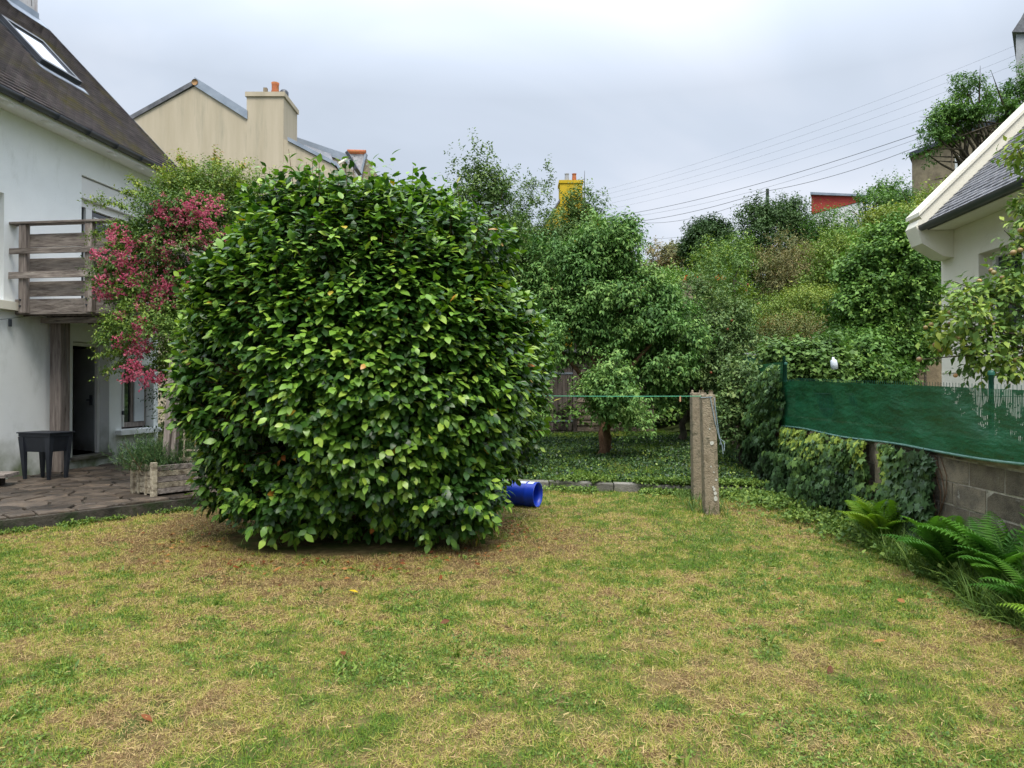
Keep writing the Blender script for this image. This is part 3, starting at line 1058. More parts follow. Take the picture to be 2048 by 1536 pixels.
# --- upper window on the balcony
win = link('window', None, house)
mb = MB()
mb.box(-.255, -.05, .87, 2.74, 5.20, 5.58)
mb.build('roller_shutter_box', M['white_paint'], win)
for y0_, y1_, z0_, z1_ in ((.86, 2.74, 5.06, 5.19), (1.14, 1.30, 3.08, 5.055), (2.62, 2.74, 3.08, 5.055), (.86, 1.138, 3.055, 3.14)):
    mb = MB()
    mb.box(-.24, -.14, y0_, y1_, z0_, z1_)
    mb.build('frame', M['white_paint'], win)
mb = MB()
mb.box(-.20, -.19, .862, 1.138, 3.142, 5.055)
mb.build('pane', M['glass'], win)
mb = MB()
mb.box(-.215, -.205, 1.31, 2.61, 3.10, 5.05)
mb.build('pane', M['glass'], win)
for y0_, y1_, z0_, z1_ in ((1.38, 2.45, 4.86, 4.94), (1.38, 1.44, 3.10, 4.855), (2.39, 2.45, 3.10, 4.855), (1.44, 2.39, 3.10, 3.2)):
    mb = MB()
    mb.box(-.20, -.16, y0_, y1_, z0_, z1_)
    mb.build('sash', M['white_paint'], win)
mb = MB()                                            # folded curtain behind the side light
for q in range(8):
    mb.box(-.30, -.27, .87 + q * .034, .89 + q * .034, 3.1, 5.0)
cur = mat('lace_curtain', (.12, .14, .13), (.36, .38, .36), scale=14, rough=.9, bump=.2, jitter=.1)
mb.build('curtain', cur, win)
# --- the window cut by the left edge of the photograph
win2 = link('window', None, house)
for y0_, y1_, z0_, z1_ in ((-2.9, -.87, 4.68, 4.77), (-2.9, -.87, 3.06, 3.14), (-.97, -.87, 3.142, 4.678), (-2.9, -2.8, 3.142, 4.678), (-1.93, -1.83, 3.142, 4.678)):
    mb = MB()
    mb.box(-.25, -.16, y0_, y1_, z0_, z1_)
    mb.build('frame', M['white_paint'], win2)
mb = MB()
mb.box(-.21, -.20, -2.8, -.97, 3.142, 4.678)
mb.build('pane', M['glass'], win2)
mb = MB()
mb.box(.003, .10, -3.0, -.62, 2.90, 3.035)
mb.build('sill', M['cream'], win2)
# --- door, ajar, in its opening
door = link('door', None, house)
mb = MB()
mb.bar((-.28, 1.58, 1.39), (-.80, 1.16, 1.39), 2.02, .045, up=(.63, -.78, 0))
m2 = MB()
m2.box(-.262, -.205, 1.555, 1.617, .38, 2.49)
m2.box(-.262, -.205, .655, .70, .38, 2.49)
m2.box(-.262, -.205, .702, 1.553, 2.43, 2.49)
m2.build('frame', M['white_paint'], door)
leafm = mat('pale_door_paint', (.40, .43, .45), (.52, .55, .57), scale=2, rough=.5, bump=.1, jitter=0, z_stain=((.18, .17, .14), .4, .9))
m3 = MB()
hv = Vector((-.26, 1.55, 0))
dv = Vector((-.86, .42, 0)).normalized()
nv = Vector((dv.y, -dv.x, 0))
a_, b_ = hv, hv + dv * .86
m3.hexa([a_ + Vector((0, 0, .40)), b_ + Vector((0, 0, .40)), b_ + nv * .045 + Vector((0, 0, .40)), a_ + nv * .045 + Vector((0, 0, .40)),
         a_ + Vector((0, 0, 2.42)), b_ + Vector((0, 0, 2.42)), b_ + nv * .045 + Vector((0, 0, 2.42)), a_ + nv * .045 + Vector((0, 0, 2.42))])
m3.build('door_panel', leafm, door)
m4 = MB()
m4.box(-.36, -.33, 1.53, 1.60, 1.30, 1.50)
m4.box(-.40, -.30, 1.50, 1.53, 1.39, 1.42)
m4.build('handle', M['gutter'], door)
mb = MB()
mb.box(-.25, .09, .60, 1.66, .325, .372)
mb.build('doorstep', M['kerbstone'], door)
# --- ground floor window with white folding shutters
win3 = link('window', None, house)
for y0_, y1_, z0_, z1_ in ((2.0, 2.98, 2.03, 2.11), (2.0, 2.98, .83, .93), (2.0, 2.09, .932, 2.028), (2.50, 2.58, .932, 2.028), (2.90, 2.98, .932, 2.028)):
    mb = MB()
    mb.box(-.245, -.18, y0_, y1_, z0_, z1_)
    mb.build('frame', M['wood_v'], win3)
mb = MB()
mb.box(-.22, -.21, 2.09, 2.50, .932, 2.028)
mb.build('pane', M['glass'], win3)
mb = MB()
mb.box(-.21, -.15, 2.582, 2.898, .94, 2.02)
mb.build('casement', leafm, win3)
mb = MB()
mb.box(-.13, .03, 1.99, 2.012, .86, 2.08)
sh = mb.build('shutter', M['white_paint'], win3)
for zz in (1.1, 1.85):
    mb = MB()
    mb.box(-.02, .034, 1.982, 2.016, zz, zz + .08)
    mb.build('hinge', M['gutter'], win3)
mb = MB()
mb.box(-.1, .13, 1.80, 3.1, .70, .795)
mb.build('sill', M['white'], win3)

# cables on the white wall
wc = thing('wall_cable', 'thin cable strung along the white wall and down the wooden post', 'cable', OL, aL)
mb = MB()
pts = [(.05, -2.5 + q * .3, 2.42 + .06 * q - .0) for q in range(9)] + [(.28, .15, 3.0)]
mb.tube(pts, .004, 4)
mb.tube([(.30, .12, 2.98), (.33, .05, 2.6), (.37, .05, 2.2), (.42, .05, 1.72)], .004, 4)
mb.build('cable', M['wire'], wc)
mb = MB()
mb.box(.03, .07, -.80, -.77, 2.63, 2.75)
mb.build('clip', M['gutter'], wc)
mb = MB()
mb.lathe([(.001, -.05), (.03, -.03), (.035, 0), (.02, .03), (.015, .06), (.001, .06)], (.33, .07, 2.93), 10)
mb.build('bulb', M['white_paint'], wc, smooth=True)

# ================================================================ balcony
bal = thing('wooden_balcony', 'weathered grey wooden balcony with plank railing on the white house', 'balcony', OL, aL)
BY = -.62                     # near side of the balcony, local y
zpx = lambda y: 1.6 + (780 - y) / F * 11.55
mb = MB()
mb.box(.01, 1.85, BY - .03, BY + .02, zpx(628), zpx(597))
mb.build('beam', M['wood'], bal, bevel=.006)
mb = MB()
mb.box(1.79, 1.85, BY + .022, 2.9, zpx(628), zpx(597))
mb.build('beam', M['wood'], bal, bevel=.006)
mb = MB()
mb.box(.10, 1.7, BY + .4, BY + .52, zpx(640), zpx(629))
mb.build('beam', M['wood'], bal)
for q in range(7):
    mb = MB()
    mb.box(.01, 1.785, BY + .14 + q * .5, BY + .20 + q * .5, 2.83, 3.0)
    mb.build('joist', M['wood_dark'], bal)
for q in range(24):
    mb = MB()
    y_ = BY + .024 + q * .146
    mb.box(.012 + random.random() * .02, 1.80, y_, y_ + .137, 3.065, 3.095)
    mb.build('deck_board', M['wood'], bal)
# posts, boards and rails of the side railing
for x_ in (.16, 1.34):
    mb = MB()
    mb.box(x_, x_ + .125, BY - .13, BY - .032, zpx(626), zpx(449))
    po = mb.build('post', M['wood_v'], bal, bevel=.006)
    for zz in (zpx(600), zpx(612)):
        mb = MB()
        mb.tube([(x_ + .04, BY - .15, zz), (x_ + .04, BY - .13, zz)], .014, 8)
        mb.build('bolt', M['gutter'], po)
for a_, b_ in ((466, 492.5), (515.5, 542), (562, 592)):
    mb = MB()
    mb.box(.08, 1.80, BY - .03, BY + .0, zpx(b_), zpx(a_))
    mb.build('railing_board', M['wood'], bal, bevel=.004)
for a_, b_, x0_ in ((497, 508.5, .0), (544.5, 557.5, -.01)):
    mb = MB()
    mb.box(x0_ + .02, 1.85, BY - .165, BY - .132, zpx(b_), zpx(a_))
    mb.build('rail', M['wood'], bal, bevel=.004)
mb = MB()
mb.box(.0, 1.95, BY - .15, BY + .03, zpx(448), zpx(443.5))
mb.build('handrail', M['wood'], bal, bevel=.006)
# front side railing, mostly under the rose
for y_ in (.6, 1.8, 2.85):
    mb = MB()
    mb.box(1.852, 1.95, y_, y_ + .12, 2.9, 4.28)
    mb.build('post', M['wood_v'], bal)
for a_, b_ in ((466, 492.5), (515.5, 542), (562, 592)):
    mb = MB()
    mb.box(1.82, 1.85, BY + .03, 2.97, zpx(b_), zpx(a_))
    mb.build('railing_board', M['wood'], bal)
mb = MB()
mb.box(1.80, 1.97, BY + .032, 2.99, zpx(448), zpx(443.5))
mb.build('handrail', M['wood'], bal)
# support post and the header it carries
mb = MB()
mb.box(.05, .26, .05, .27, .17, 2.80)
mb.build('support_post', M['wood_v'], bal, bevel=.008)
mb = MB()
mb.box(1.60, 1.78, 2.5, 2.68, .17, 2.80)
mb.build('support_post', M['wood_v'], bal, bevel=.008)

# ================================================================ terrace
ter = thing('terrace', 'raised terrace of dark crazy paving beside the white house', 'terrace', (0, 0, 0))
ter['kind'] = 'structure'
del ter['category']
E0, E1 = Vector((-7.3, 6.01, 0)), Vector((-3.0, 11.0, 0))
poly_t = [(-7.3, 6.01), (-3.0, 11.0), (-3.6, 15.6), (-7.70, 15.6), (-9.78, -.3), (-12.7, -.3)]
poly_t = [(-12.0, .55), (-3.0, 11.0), (-3.3, 15.5), (-7.66, 15.5), (-9.6, .55)]
poly_t = [(-9.17, 3.85), (-3.0, 11.0), (-3.3, 15.5), (-7.67, 15.5)]
mb = MB()
n = len(poly_t)
mb.prism([(x, y, -.05) for x, y in poly_t[::1]], (0, 0, .195))
mb.build('terrace_base', M['terr'], ter)


def clip(poly, p, nrm):
    out_ = []
    for i in range(len(poly)):
        a, b = poly[i], poly[(i + 1) % len(poly)]
        da, db = (a[0] - p[0]) * nrm[0] + (a[1] - p[1]) * nrm[1], (b[0] - p[0]) * nrm[0] + (b[1] - p[1]) * nrm[1]
        if da <= 0:
            out_.append(a)
        if (da < 0 < db) or (db < 0 < da):
            t = da / (da - db)
            out_.append((a[0] + (b[0] - a[0]) * t, a[1] + (b[1] - a[1]) * t))
    return out_


rt = random.Random(5)
seeds = []
for _ in range(9000):
    p = (rt.uniform(-9.2, -3.0), rt.uniform(4.5, 15.5))
    if all((p[0] - q[0]) ** 2 + (p[1] - q[1]) ** 2 > .050 + .06 * rt.random() for q in seeds):
        seeds.append(p)


def inset(poly, d):
    cx = sum(p[0] for p in poly) / len(poly)
    cy = sum(p[1] for p in poly) / len(poly)
    out_ = []
    for x, y in poly:
        L_ = math.hypot(x - cx, y - cy) + 1e-6
        k = max(0, 1 - d / L_)
        out_.append((cx + (x - cx) * k, cy + (y - cy) * k))
    return out_


area = lambda P: .5 * sum(P[i][0] * P[(i + 1) % len(P)][1] - P[(i + 1) % len(P)][0] * P[i][1] for i in range(len(P)))
cpoly = [(-9.15, 3.95), (-3.04, 11.02), (-3.33, 15.45), (-7.64, 15.45)]
rt2 = random.Random(9)
npav = 0
for s0 in seeds:
    poly = [(-3.03, 3.3), (-3.03, 15.45), (-9.65, 15.45), (-9.65, 3.3)]
    poly = list(poly)
    cell = [(s0[0] - .8, s0[1] - .8), (s0[0] + .8, s0[1] - .8), (s0[0] + .8, s0[1] + .8), (s0[0] - .8, s0[1] + .8)]
    for s1 in seeds:
        if s1 is s0:
            continue
        d = (s1[0] - s0[0], s1[1] - s0[1])
        if abs(d[0]) < 1.6 and abs(d[1]) < 1.6:
            cell = clip(cell, ((s0[0] + s1[0]) / 2, (s0[1] + s1[1]) / 2), d)
    for i in range(len(cpoly)):                      # keep inside the terrace outline
        a, b = cpoly[i], cpoly[(i + 1) % len(cpoly)]
        cell = clip(cell, a, (b[1] - a[1], -(b[0] - a[0])))
        if len(cell) < 3:
            break
    if len(cell) < 3 or abs(area(cell)) < .02:
        continue
    cell = inset(cell, .02)
    mb = MB()
    h = .020 + .012 * rt2.random()
    tx, ty = rt2.gauss(0, .012), rt2.gauss(0, .012)
    n = len(cell)
    top = [(x, y, .147 + h + tx * (x - s0[0]) + ty * (y - s0[1])) for x, y in inset(cell, .008)]
    vs = [(x, y, .140) for x, y in cell] + [(x, y, .147 + h * .6) for x, y in cell] + top
    mb.add(vs, [tuple(2 * n + i for i in range(n))] + [(i, (i + 1) % n, n + (i + 1) % n, n + i) for i in range(n)]
           + [(n + i, n + (i + 1) % n, 2 * n + (i + 1) % n, 2 * n + i) for i in range(n)])
    mb.build('paving_stone', M['paving'], ter)
    npav += 1
print('paving stones', npav)

# ================================================================ things on the terrace
# raised dark plastic planter on splayed legs
pl = thing('raised_planter', 'dark anthracite plastic raised planter on four splayed legs against the white wall', 'planter', (-7.55, 11.5, .17), R(-14))
mb = MB()
mb.box(-.31, .31, -.22, .22, .685, .735)
mb.box(-.33, .33, -.24, .24, .735, .755)
mb.build('rim', M['darkplastic'], pl, bevel=.006)
mb = MB()
mb.hexa([(-.255, -.17, .44), (.255, -.17, .44), (.255, .17, .44), (-.255, .17, .44), (-.30, -.21, .684), (.30, -.21, .684), (.30, .21, .684), (-.30, .21, .684)])
mb.build('trough', M['darkplastic'], pl)
for sx in (-1, 1):
    for sy in (-1, 1):
        mb = MB()
        a0, a1 = (sx * .285, sy * .20), (sx * .265, sy * .185)
        mb.hexa([(sx * .235 - .02, sy * .16 - .02, 0), (sx * .235 + .02, sy * .16 - .02, 0), (sx * .235 + .02, sy * .16 + .02, 0), (sx * .235 - .02, sy * .16 + .02, 0),
                 (sx * .262 - .055, sy * .178 - .04, .68), (sx * .262 + .045, sy * .178 - .04, .68), (sx * .262 + .045, sy * .178 + .04, .68), (sx * .262 - .055, sy * .178 + .04, .68)])
        mb.build('leg', M['darkplastic'], pl)
mb = MB()
mb.box(-.30, .30, -.21, .21, .70, .735)
# low wooden bench slab at the left edge
be = thing('low_wooden_bench', 'low grey plank bench at the left edge of the terrace', 'bench', (-8.0, 10.55, .17), R(4))
mb = MB()
mb.box(-1.6, .55, -.18, .04, .135, .19)
mb.build('plank', M['wood'], be, bevel=.006)
mb = MB()
mb.box(-1.6, .50, .05, .26, .137, .19)
mb.build('plank', M['wood'], be, bevel=.006)
for x_ in (-1.2, .2):
    mb = MB()
    mb.box(x_, x_ + .12, -.15, .22, 0, .134)
    mb.build('leg', M['wood_dark'], be)

# planter box of old boards
A0 = Vector((-4.78, 9.47, .17))
ed, ld = Vector((-.83, .55, 0)).normalized(), Vector((.60, .80, 0)).normalized()
rzb = math.atan2(ld.y, ld.x)
pb = thing('planter_box', 'old flaking wooden planter box with board sides on the terrace edge', 'planter', A0, rzb)
# local: x along the long side, y towards the end side
EL, LL, HB = .60, 1.35, .43
rb = random.Random(3)
for q in range(5):
    z0_, z1_ = .03 + q * .078, .03 + q * .078 + .072
    mb = MB()
    mb.box(.012, .035, .05, EL - .03, z0_, z1_)
    o = mb.build('board', M['wood_pale'], pb, bevel=.004)
    o.rotation_euler[0] = rb.gauss(0, .006)
    mb = MB()
    mb.box(.05, LL, .008, .03, z0_, z1_)
    mb.build('board', M['wood_pale'] if q % 2 else M['wood'], pb, bevel=.004)
    mb = MB()
    mb.box(.05, LL, EL - .03, EL - .01, z0_, z1_)
    mb.build('board', M['wood_pale'], pb)
    mb = MB()
    mb.box(LL - .02, LL, .035, EL - .035, z0_, z1_)
    mb.build('board', M['wood_pale'], pb)
for x_, y_ in ((0, 0), (0, EL - .05), (LL - .05, EL - .06)):
    mb = MB()
    mb.box(x_ - .025, x_ + .045, y_ - .02, y_ + .05, 0, HB + .03)
    mb.build('corner_post', M['wood_pale'], pb, bevel=.006)
for y_ in (.20, .40):
    mb = MB()
    mb.box(-.012, .011, y_, y_ + .035, .01, HB)
    mb.build('batten', M['wood_pale'], pb, bevel=.003)
mb = MB()
mb.box(.04, LL - .03, .035, EL - .035, .30, .36)
mb.build('earth', M['soil'], pb)


def bushy(name, label, base, n, m, height, spread, needle, seed, k=14, width=.12, group=None, lean=(0, 0)):
    """many thin upright stems with short needle leaves"""
    r = np.random.default_rng(seed)
    root = thing(name, label, 'plant', base, 0, group)
    P = np.array(base)[None] + np.stack([r.normal(size=n) * spread * .3, r.normal(size=n) * spread * .25, np.zeros(n)], 1)
    D = unit(np.stack([r.normal(size=n) * .55 + lean[0], r.normal(size=n) * .5 + lean[1], np.full(n, 1.0)], 1))
    Ls = height * (.4 + .75 * r.random(n))
    lp, la, ln, ll, lw = shoot_leaves(r, P, D, k, Ls, needle, .0, 1.0, ratio=width)
    mb = MB(off=base)
    for i in range(0, n, max(1, n // 60)):
        mb.tube([P[i], P[i] + D[i] * Ls[i] * .9], [.005, .002], 4, caps=False)
    mb.build('stem', M['twig'], root)
    leaves('foliage', lp, la, ln, ll, lw, T_DIA, m, r.random(len(lp)), root, base, 'stuff')
    return root


bushy('rosemary_bush', 'feathery green rosemary bush growing in the old planter box', (-4.97, 9.93, .50), 420, M['herb'], .46, .62, .05, 31, k=26, width=.15, lean=(-.05, -.1))
bushy('sage_plant', 'small grey green plant behind the rosemary in the planter box', (-4.35, 10.35, .50), 90, M['sage'], .22, .4, .035, 32, k=14, width=.3)

# pergola post and lattice trellis
tp = thing('pergola_post', 'thick old timber post leaning up beside the planter box', 'post', (-4.83, 9.88, .3))
mb = MB()
mb.bar((0, 0, -.1), (.13, .02, 1.75), .085, .16)
mb.build('timber', M['wood_v'], tp, bevel=.008)
mb = MB()
mb.bar((.085, .03, .05), (.215, .05, 1.75), .055, .12)
mb.build('timber', M['wood_v'], tp, bevel=.008)
tr_ = thing('lattice_trellis', 'wooden square lattice trellis between timber post and camellia', 'trellis', (-4.62, 9.98, .62), R(12))
for q in range(6):
    mb = MB()
    mb.box(.0 + q * .155, .022 + q * .155, -.012, .0, .04, 1.65)
    mb.build('slat', M['wood_pale'], tr_)
for q in range(11):
    mb = MB()
    mb.box(-.02, .85, .001, .012, .12 + q * .15, .145 + q * .15)
    mb.build('slat', M['wood_pale'], tr_)
mb = MB()
mb.box(-.05, .9, -.03, .02, -.01, .035)
mb.build('rail', M['wood_pale'], tr_)

# ================================================================ camellia
cam_base = (-1.74, 7.95, 0)
cr_ = np.random.default_rng(21)
cam_root = thing('camellia_bush', 'huge rounded camellia bush with glossy dark green leaves in the middle of the lawn', 'bush', cam_base)
cc0 = np.array([-1.66, 7.98, 1.86])
rr0 = np.array([1.74, 1.58, 1.78])


def cam_surf(d, p=2.45):
    s = (np.abs(d) ** p).sum(1) ** (-1 / p)
    return d * s[:, None]


NS = 8600
d = rand_dir(cr_, NS * 3)
q = cam_surf(d)
lump = sines(q * rr0, 5, 3.2, 7)
lump2 = sines(q * rr0, 6, 7.0, 7)
# fewer shoots at the back, gaps where the lump field is low
keep = (cr_.random(len(d)) < np.where(d[:, 1] > .35, .6, 1.0)) & (lump * .6 + lump2 * .65 + cr_.normal(size=len(d)) * .20 > -.22)
d, q, lump, lump2 = d[keep][:NS], q[keep][:NS], lump[keep][:NS], lump2[keep][:NS]
dep = np.where(cr_.random(len(d)) < .62, 1 - .06 * cr_.random(len(d)), .62 + .32 * cr_.random(len(d)))
# outline: shoulders, tapering foot
zc_ = q[:, 2]
taper = 1 - .16 * np.clip(-zc_ - .35, 0, 1) ** 1.0 * 1.4
wob = 1 + .06 * lump + .06 * lump2
P = cc0 + q * rr0 * (dep * wob)[:, None] * np.stack([taper, taper, np.ones_like(taper)], 1)
P[:, 2] -= np.where(P[:, 2] > 2.2, (P[:, 2] - 2.2) * (.42 * np.clip((P[:, 0] - cc0[0] - .7) / 1.0, 0, 1) + .16 * np.clip((cc0[0] - .9 - P[:, 0]) / .8, 0, 1)), 0)
P[:, 0] += np.where((P[:, 0] < cc0[0]) & (P[:, 2] > 2.5), .16 * (P[:, 2] - 2.5) * np.clip((cc0[0] - P[:, 0]) / 1.5, 0, 1), 0)
P[:, 2] += .16 * sines(P[:, :2], 77, 3.4, 5) * (P[:, 2] > 2.8)
out_ = unit(q / rr0)
for (c3, r3, nn_) in [((-.62, 7.25, .50), (.44, .42, .32), 300), ((-.16, 8.6, 1.62), (.50, .55, 1.05), 620), ((-3.24, 8.2, 1.95), (.42, .55, .50), 280), ((-2.90, 7.8, .62), (.40, .42, .38), 240),
                      ((-2.3, 7.85, 3.38), (.60, .6, .44), 360), ((-1.0, 7.95, 3.26), (.50, .6, .44), 330), ((-.25, 8.2, 2.3), (.45, .5, .42), 240), ((-2.25, 7.15, .48), (.5, .35, .28), 200), ((-1.5, 6.75, 1.25), (.5, .3, .28), 200),
                      ((-2.6, 7.1, 2.6), (.5, .4, .3), 220), ((-1.1, 6.85, 2.4), (.5, .35, .3), 220), ((-.45, 7.3, 3.0), (.4, .4, .3), 180)]:
    dl = rand_dir(cr_, nn_)
    dl = dl[(dl[:, 1] < .6)]
    P = np.concatenate([P, np.array(c3) + dl * np.array(r3) * (1 - .25 * cr_.random(len(dl)) ** 2)[:, None]])
    out_ = np.concatenate([out_, unit(dl + .4 * unit(np.array([c3]) - cc0))])
D = unit(out_ * .75 + np.array([0, 0, .55]) + cr_.normal(size=P.shape) * .28)
top = cr_.random(len(P)) < .11
sl_ = .17 + .10 * cr_.random(len(P))
sl_ = np.where(top & (out_[:, 2] > .2), .30 + .2 * (out_[:, 2] > .65), sl_)
D[top & (out_[:, 2] > .5)] = unit(np.array([0, 0, 1.4]) + D[top & (out_[:, 2] > .5)])
ok = P[:, 2] > .16
P, D, sl_, out_ = P[ok], D[ok], sl_[ok], out_[ok]
k = 7
lp, la, ln, ll, lw = shoot_leaves(cr_, P, D, k, sl_, .099, droop=.50, fwd=.45, upn=1.0, ratio=.63, var=.16)
orr = np.tile(out_, (k, 1))
# the leaves turn their faces outward and up
ln = ln * .9 + orr * (.35 + .45 * (lp[:, 2:3] < 1.6))
la = la + orr * .45
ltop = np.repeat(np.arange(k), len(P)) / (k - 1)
tip_light = np.tile(cr_.random(len(P)), k)
rn = np.clip(.06 + .30 * cr_.random(len(lp)) + .50 * ltop * (tip_light > .35) + .16 * tip_light, 0, .95)  # lighter shoot tips: new growth, plus sky light painted into the leaf colour
sick = cr_.random(len(lp))
rn = np.where(sick > .992, .93 + .07 * cr_.random(len(lp)), rn)
ok = lp[:, 2] > .08
lp, la, ln, ll, lw, rn = lp[ok], la[ok], ln[ok], ll[ok], lw[ok], rn[ok]
toC = unit(np.array([0, 0, 1.6]) - lp)
score = (np.abs((unit(np.cross(np.cross(la, ln), la)) * toC).sum(1))) * ll * lw / np.linalg.norm(lp - np.array([0, 0, 1.6]), axis=1) ** 2
dd = np.linalg.norm((lp - cc0) / rr0, axis=1)
score = score * (dd > 1.02) * (lp[:, 1] < 7.4)
big_i = np.argsort(-score)[:300]
mask = np.ones(len(lp), bool)
mask[big_i] = False
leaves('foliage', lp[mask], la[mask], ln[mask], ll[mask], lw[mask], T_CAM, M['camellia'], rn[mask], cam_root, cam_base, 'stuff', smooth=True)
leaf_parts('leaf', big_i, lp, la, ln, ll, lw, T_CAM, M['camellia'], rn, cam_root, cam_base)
# inner leaves deep in the bush
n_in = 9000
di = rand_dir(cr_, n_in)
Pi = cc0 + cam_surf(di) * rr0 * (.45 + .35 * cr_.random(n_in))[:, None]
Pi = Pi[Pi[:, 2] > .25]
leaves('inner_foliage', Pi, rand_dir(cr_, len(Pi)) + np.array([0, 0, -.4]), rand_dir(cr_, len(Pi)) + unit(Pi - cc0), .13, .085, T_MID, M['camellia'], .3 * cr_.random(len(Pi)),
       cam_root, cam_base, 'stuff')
# inner stems
mb = MB(off=cam_base)
rs = random.Random(4)
for q_i in range(16):
    a = rs.uniform(0, 6.28)
    e_ = Vector((cam_base[0] + 1.35 * math.cos(a) * rs.uniform(.3, 1), cam_base[1] + 1.2 * math.sin(a) * rs.uniform(.3, 1), rs.uniform(1.6, 3.5)))
    s_ = Vector((cam_base[0] + .18 * math.cos(a), cam_base[1] + .18 * math.sin(a), -.1))
    pts = [s_.lerp(e_, t / 6) + Vector((0, 0, .35 * math.sin(3.14 * t / 6))) for t in range(7)]
    mb.tube(pts, [.045 - .006 * t for t in range(7)], 6)
for i in cr_.choice(len(P), 1300, replace=False):
    mb.tube([P[i] - D[i] * .22 - out_[i] * .2, P[i], P[i] + D[i] * sl_[i]], [.007, .005, .002], 4, caps=False)
mb.build('branch', M['twig'], cam_root, smooth=True)
print('camellia leaves', len(lp))

# ================================================================ climbing rose
RY = 11.4
rose_base = (-5.0, 10.75, .17)
rose = thing('climbing_rose', 'climbing rose covered in pink flower clusters beside the balcony', 'rose', rose_base)
rr_ = np.random.default_rng(41)
rboxes = [(255, 395, 500, 640, 11.2, .9), (205, 450, 380, 640, 11.0, .6), (290, 365, 520, 480, 11.5, .8), (235, 600, 400, 755, 10.5, .55),
          (330, 560, 470, 760, 10.5, .6), (370, 350, 520, 420, 11.6, .6)]
rbl = [boxblob(b[:4], b[4], b[5]) for b in rboxes]
P, D, cr, cc = crown(rr_, rbl, 200, .28, 13000, .5, .15)
# arching sprays that leave the mass
spr = []
for (x0, y0, Yd, dx, dz, L_) in [(250, 395, 10.9, -.75, .35, .9), (235, 440, 10.9, -.8, .0, .7), (300, 370, 11.3, -.5, .6, .7), (380, 345, 11.6, -.25, .9, .8), (400, 350, 11.6, -.5, .8, .9),
                                 (430, 350, 11.7, .2, .9, .75), (460, 350, 11.7, .45, .75, .8), (250, 650, 10.3, -.8, .05, .6), (262, 700, 10.3, -.8, -.25, .6),
                                 (245, 620, 10.3, -.7, .1, .5), (300, 375, 11.1, -.7, .3, .8), (430, 340, 11.8, .05, 1, .7), (345, 350, 11.5, -.4, .7, .7),
                                 (270, 680, 10.2, -.9, .0, .75), (255, 470, 10.8, -.8, .1, .5), (390, 350, 11.5, -.1, 1, .55), (480, 380, 11.4, .3, .9, .6)]:
    o_ = np.array(at(x0, y0 + 22, Yd))
    L_ *= .72
    for j in range(22):
        t = j / 21
        spr.append((o_ + np.array([dx * L_ * t, -.1 * t, dz * L_ * t - .18 * L_ * t * t]), np.array([dx, rr_.normal() * .5, dz + .5 * rr_.normal()])))
SP = np.array([a for a, b in spr])
SD = unit(np.array([b for a, b in spr]) + rr_.normal(size=(len(spr), 3)) * .5)
P = np.concatenate([P, SP, SP])
D = np.concatenate([D, SD, -SD + np.array([0, 0, .5])])
cr = np.concatenate([cr, np.full(2 * len(SP), .95)])
lp, la, ln, ll, lw = shoot_leaves(rr_, P, D, 8, .16 * (.5 + rr_.random(len(P))), .046, .3, .5, ratio=.56)
hgt = np.clip((lp[:, 2] - 4.2) / 1.5, 0, 1) * .30
rn = np.clip(np.tile(cr, 8) * .38 + rr_.random(len(lp)) * .42 + hgt, 0, 1)
leaves('foliage', lp, la, ln, ll, lw, T_DIA, M['rose_leaf'], rn, rose, rose_base, 'stuff')
mb = MB(off=rose_base)
for q_i in range(9):
    h = Vector(cc[int(rr_.integers(0, len(cc)))])
    s_ = Vector(rose_base) + Vector((rr_.normal() * .08, rr_.normal() * .08, 0))
    mid_ = Vector((s_.x * .8 + h.x * .2, s_.y * .8 + h.y * .2, s_.z * .35 + h.z * .65))
    mb.tube([s_, s_.lerp(mid_, .5), mid_, mid_.lerp(h, .6) + Vector((0, 0, .1)), h], [.022, .018, .015, .011, .006], 6)
for (x0, y0, Yd, dx, dz, L_) in [(380, 345, 11.6, -.25, .9, .8), (400, 350, 11.6, -.5, .8, .9), (430, 350, 11.7, .2, .9, .75), (250, 395, 10.9, -.75, .35, .9), (250, 650, 10.3, -.8, .05, .6)]:
    o_ = Vector(at(x0, y0 + 22, Yd))
    L_ *= .72
    mb.tube([o_ + Vector((dx * L_ * t, -.1 * t, dz * L_ * t - .18 * L_ * t * t)) for t in (-.5, 0, .35, .7, 1)], [.008, .006, .005, .004, .002], 4)
mb.build('cane', M['stem'], rose, smooth=True)
# flower clusters: five shared meshes of little rosettes
clm = []
for v_ in range(6):
    r = np.random.default_rng(60 + v_)
    nf = 15
    c_ = r.normal(size=(nf, 3)) * np.array([.062, .05, .055])
    PP, AA, NN, RN = [], [], [], []
    for i in range(nf):
        sh_ = r.random()
        for j in range(11):
            dd_ = rand_dir(r, 1)[0]
            dd_[1] -= .35
            PP.append(c_[i])
            AA.append(np.cross(dd_, r.normal(size=3)) * .6 + dd_ * .7)
            NN.append(dd_)
            RN.append(np.clip(.15 + .55 * sh_ + .3 * r.random(), 0, 1))
    V, T = leaf_geo(np.array(PP), np.array(AA), np.array(NN), .024, .026, T_DIA)
    RR = np.repeat(np.array(RN), 4)
    # petals share their flower's centre, and every flower hangs on a pedicel from the cluster's centre
    ctr = np.arange(nf) + len(V)
    V = np.concatenate([V, c_, [[0, 0, -.02]]])
    RR = np.concatenate([RR, np.full(nf + 1, .1)])
    remap = np.arange(len(V))
    for i in range(nf * 11):
        remap[i * 4] = ctr[i // 11]
    T = remap[T]
    T = np.concatenate([T, [(ctr[i], (4 * 11 * i + 1), len(V) - 1) for i in range(nf)]])
    used = np.unique(T)
    inv = np.zeros(len(V), int)
    inv[used] = np.arange(len(used))
    clm.append(tri_mesh('flower_cluster', V[used], inv[T], M['flower'], RR[used]))
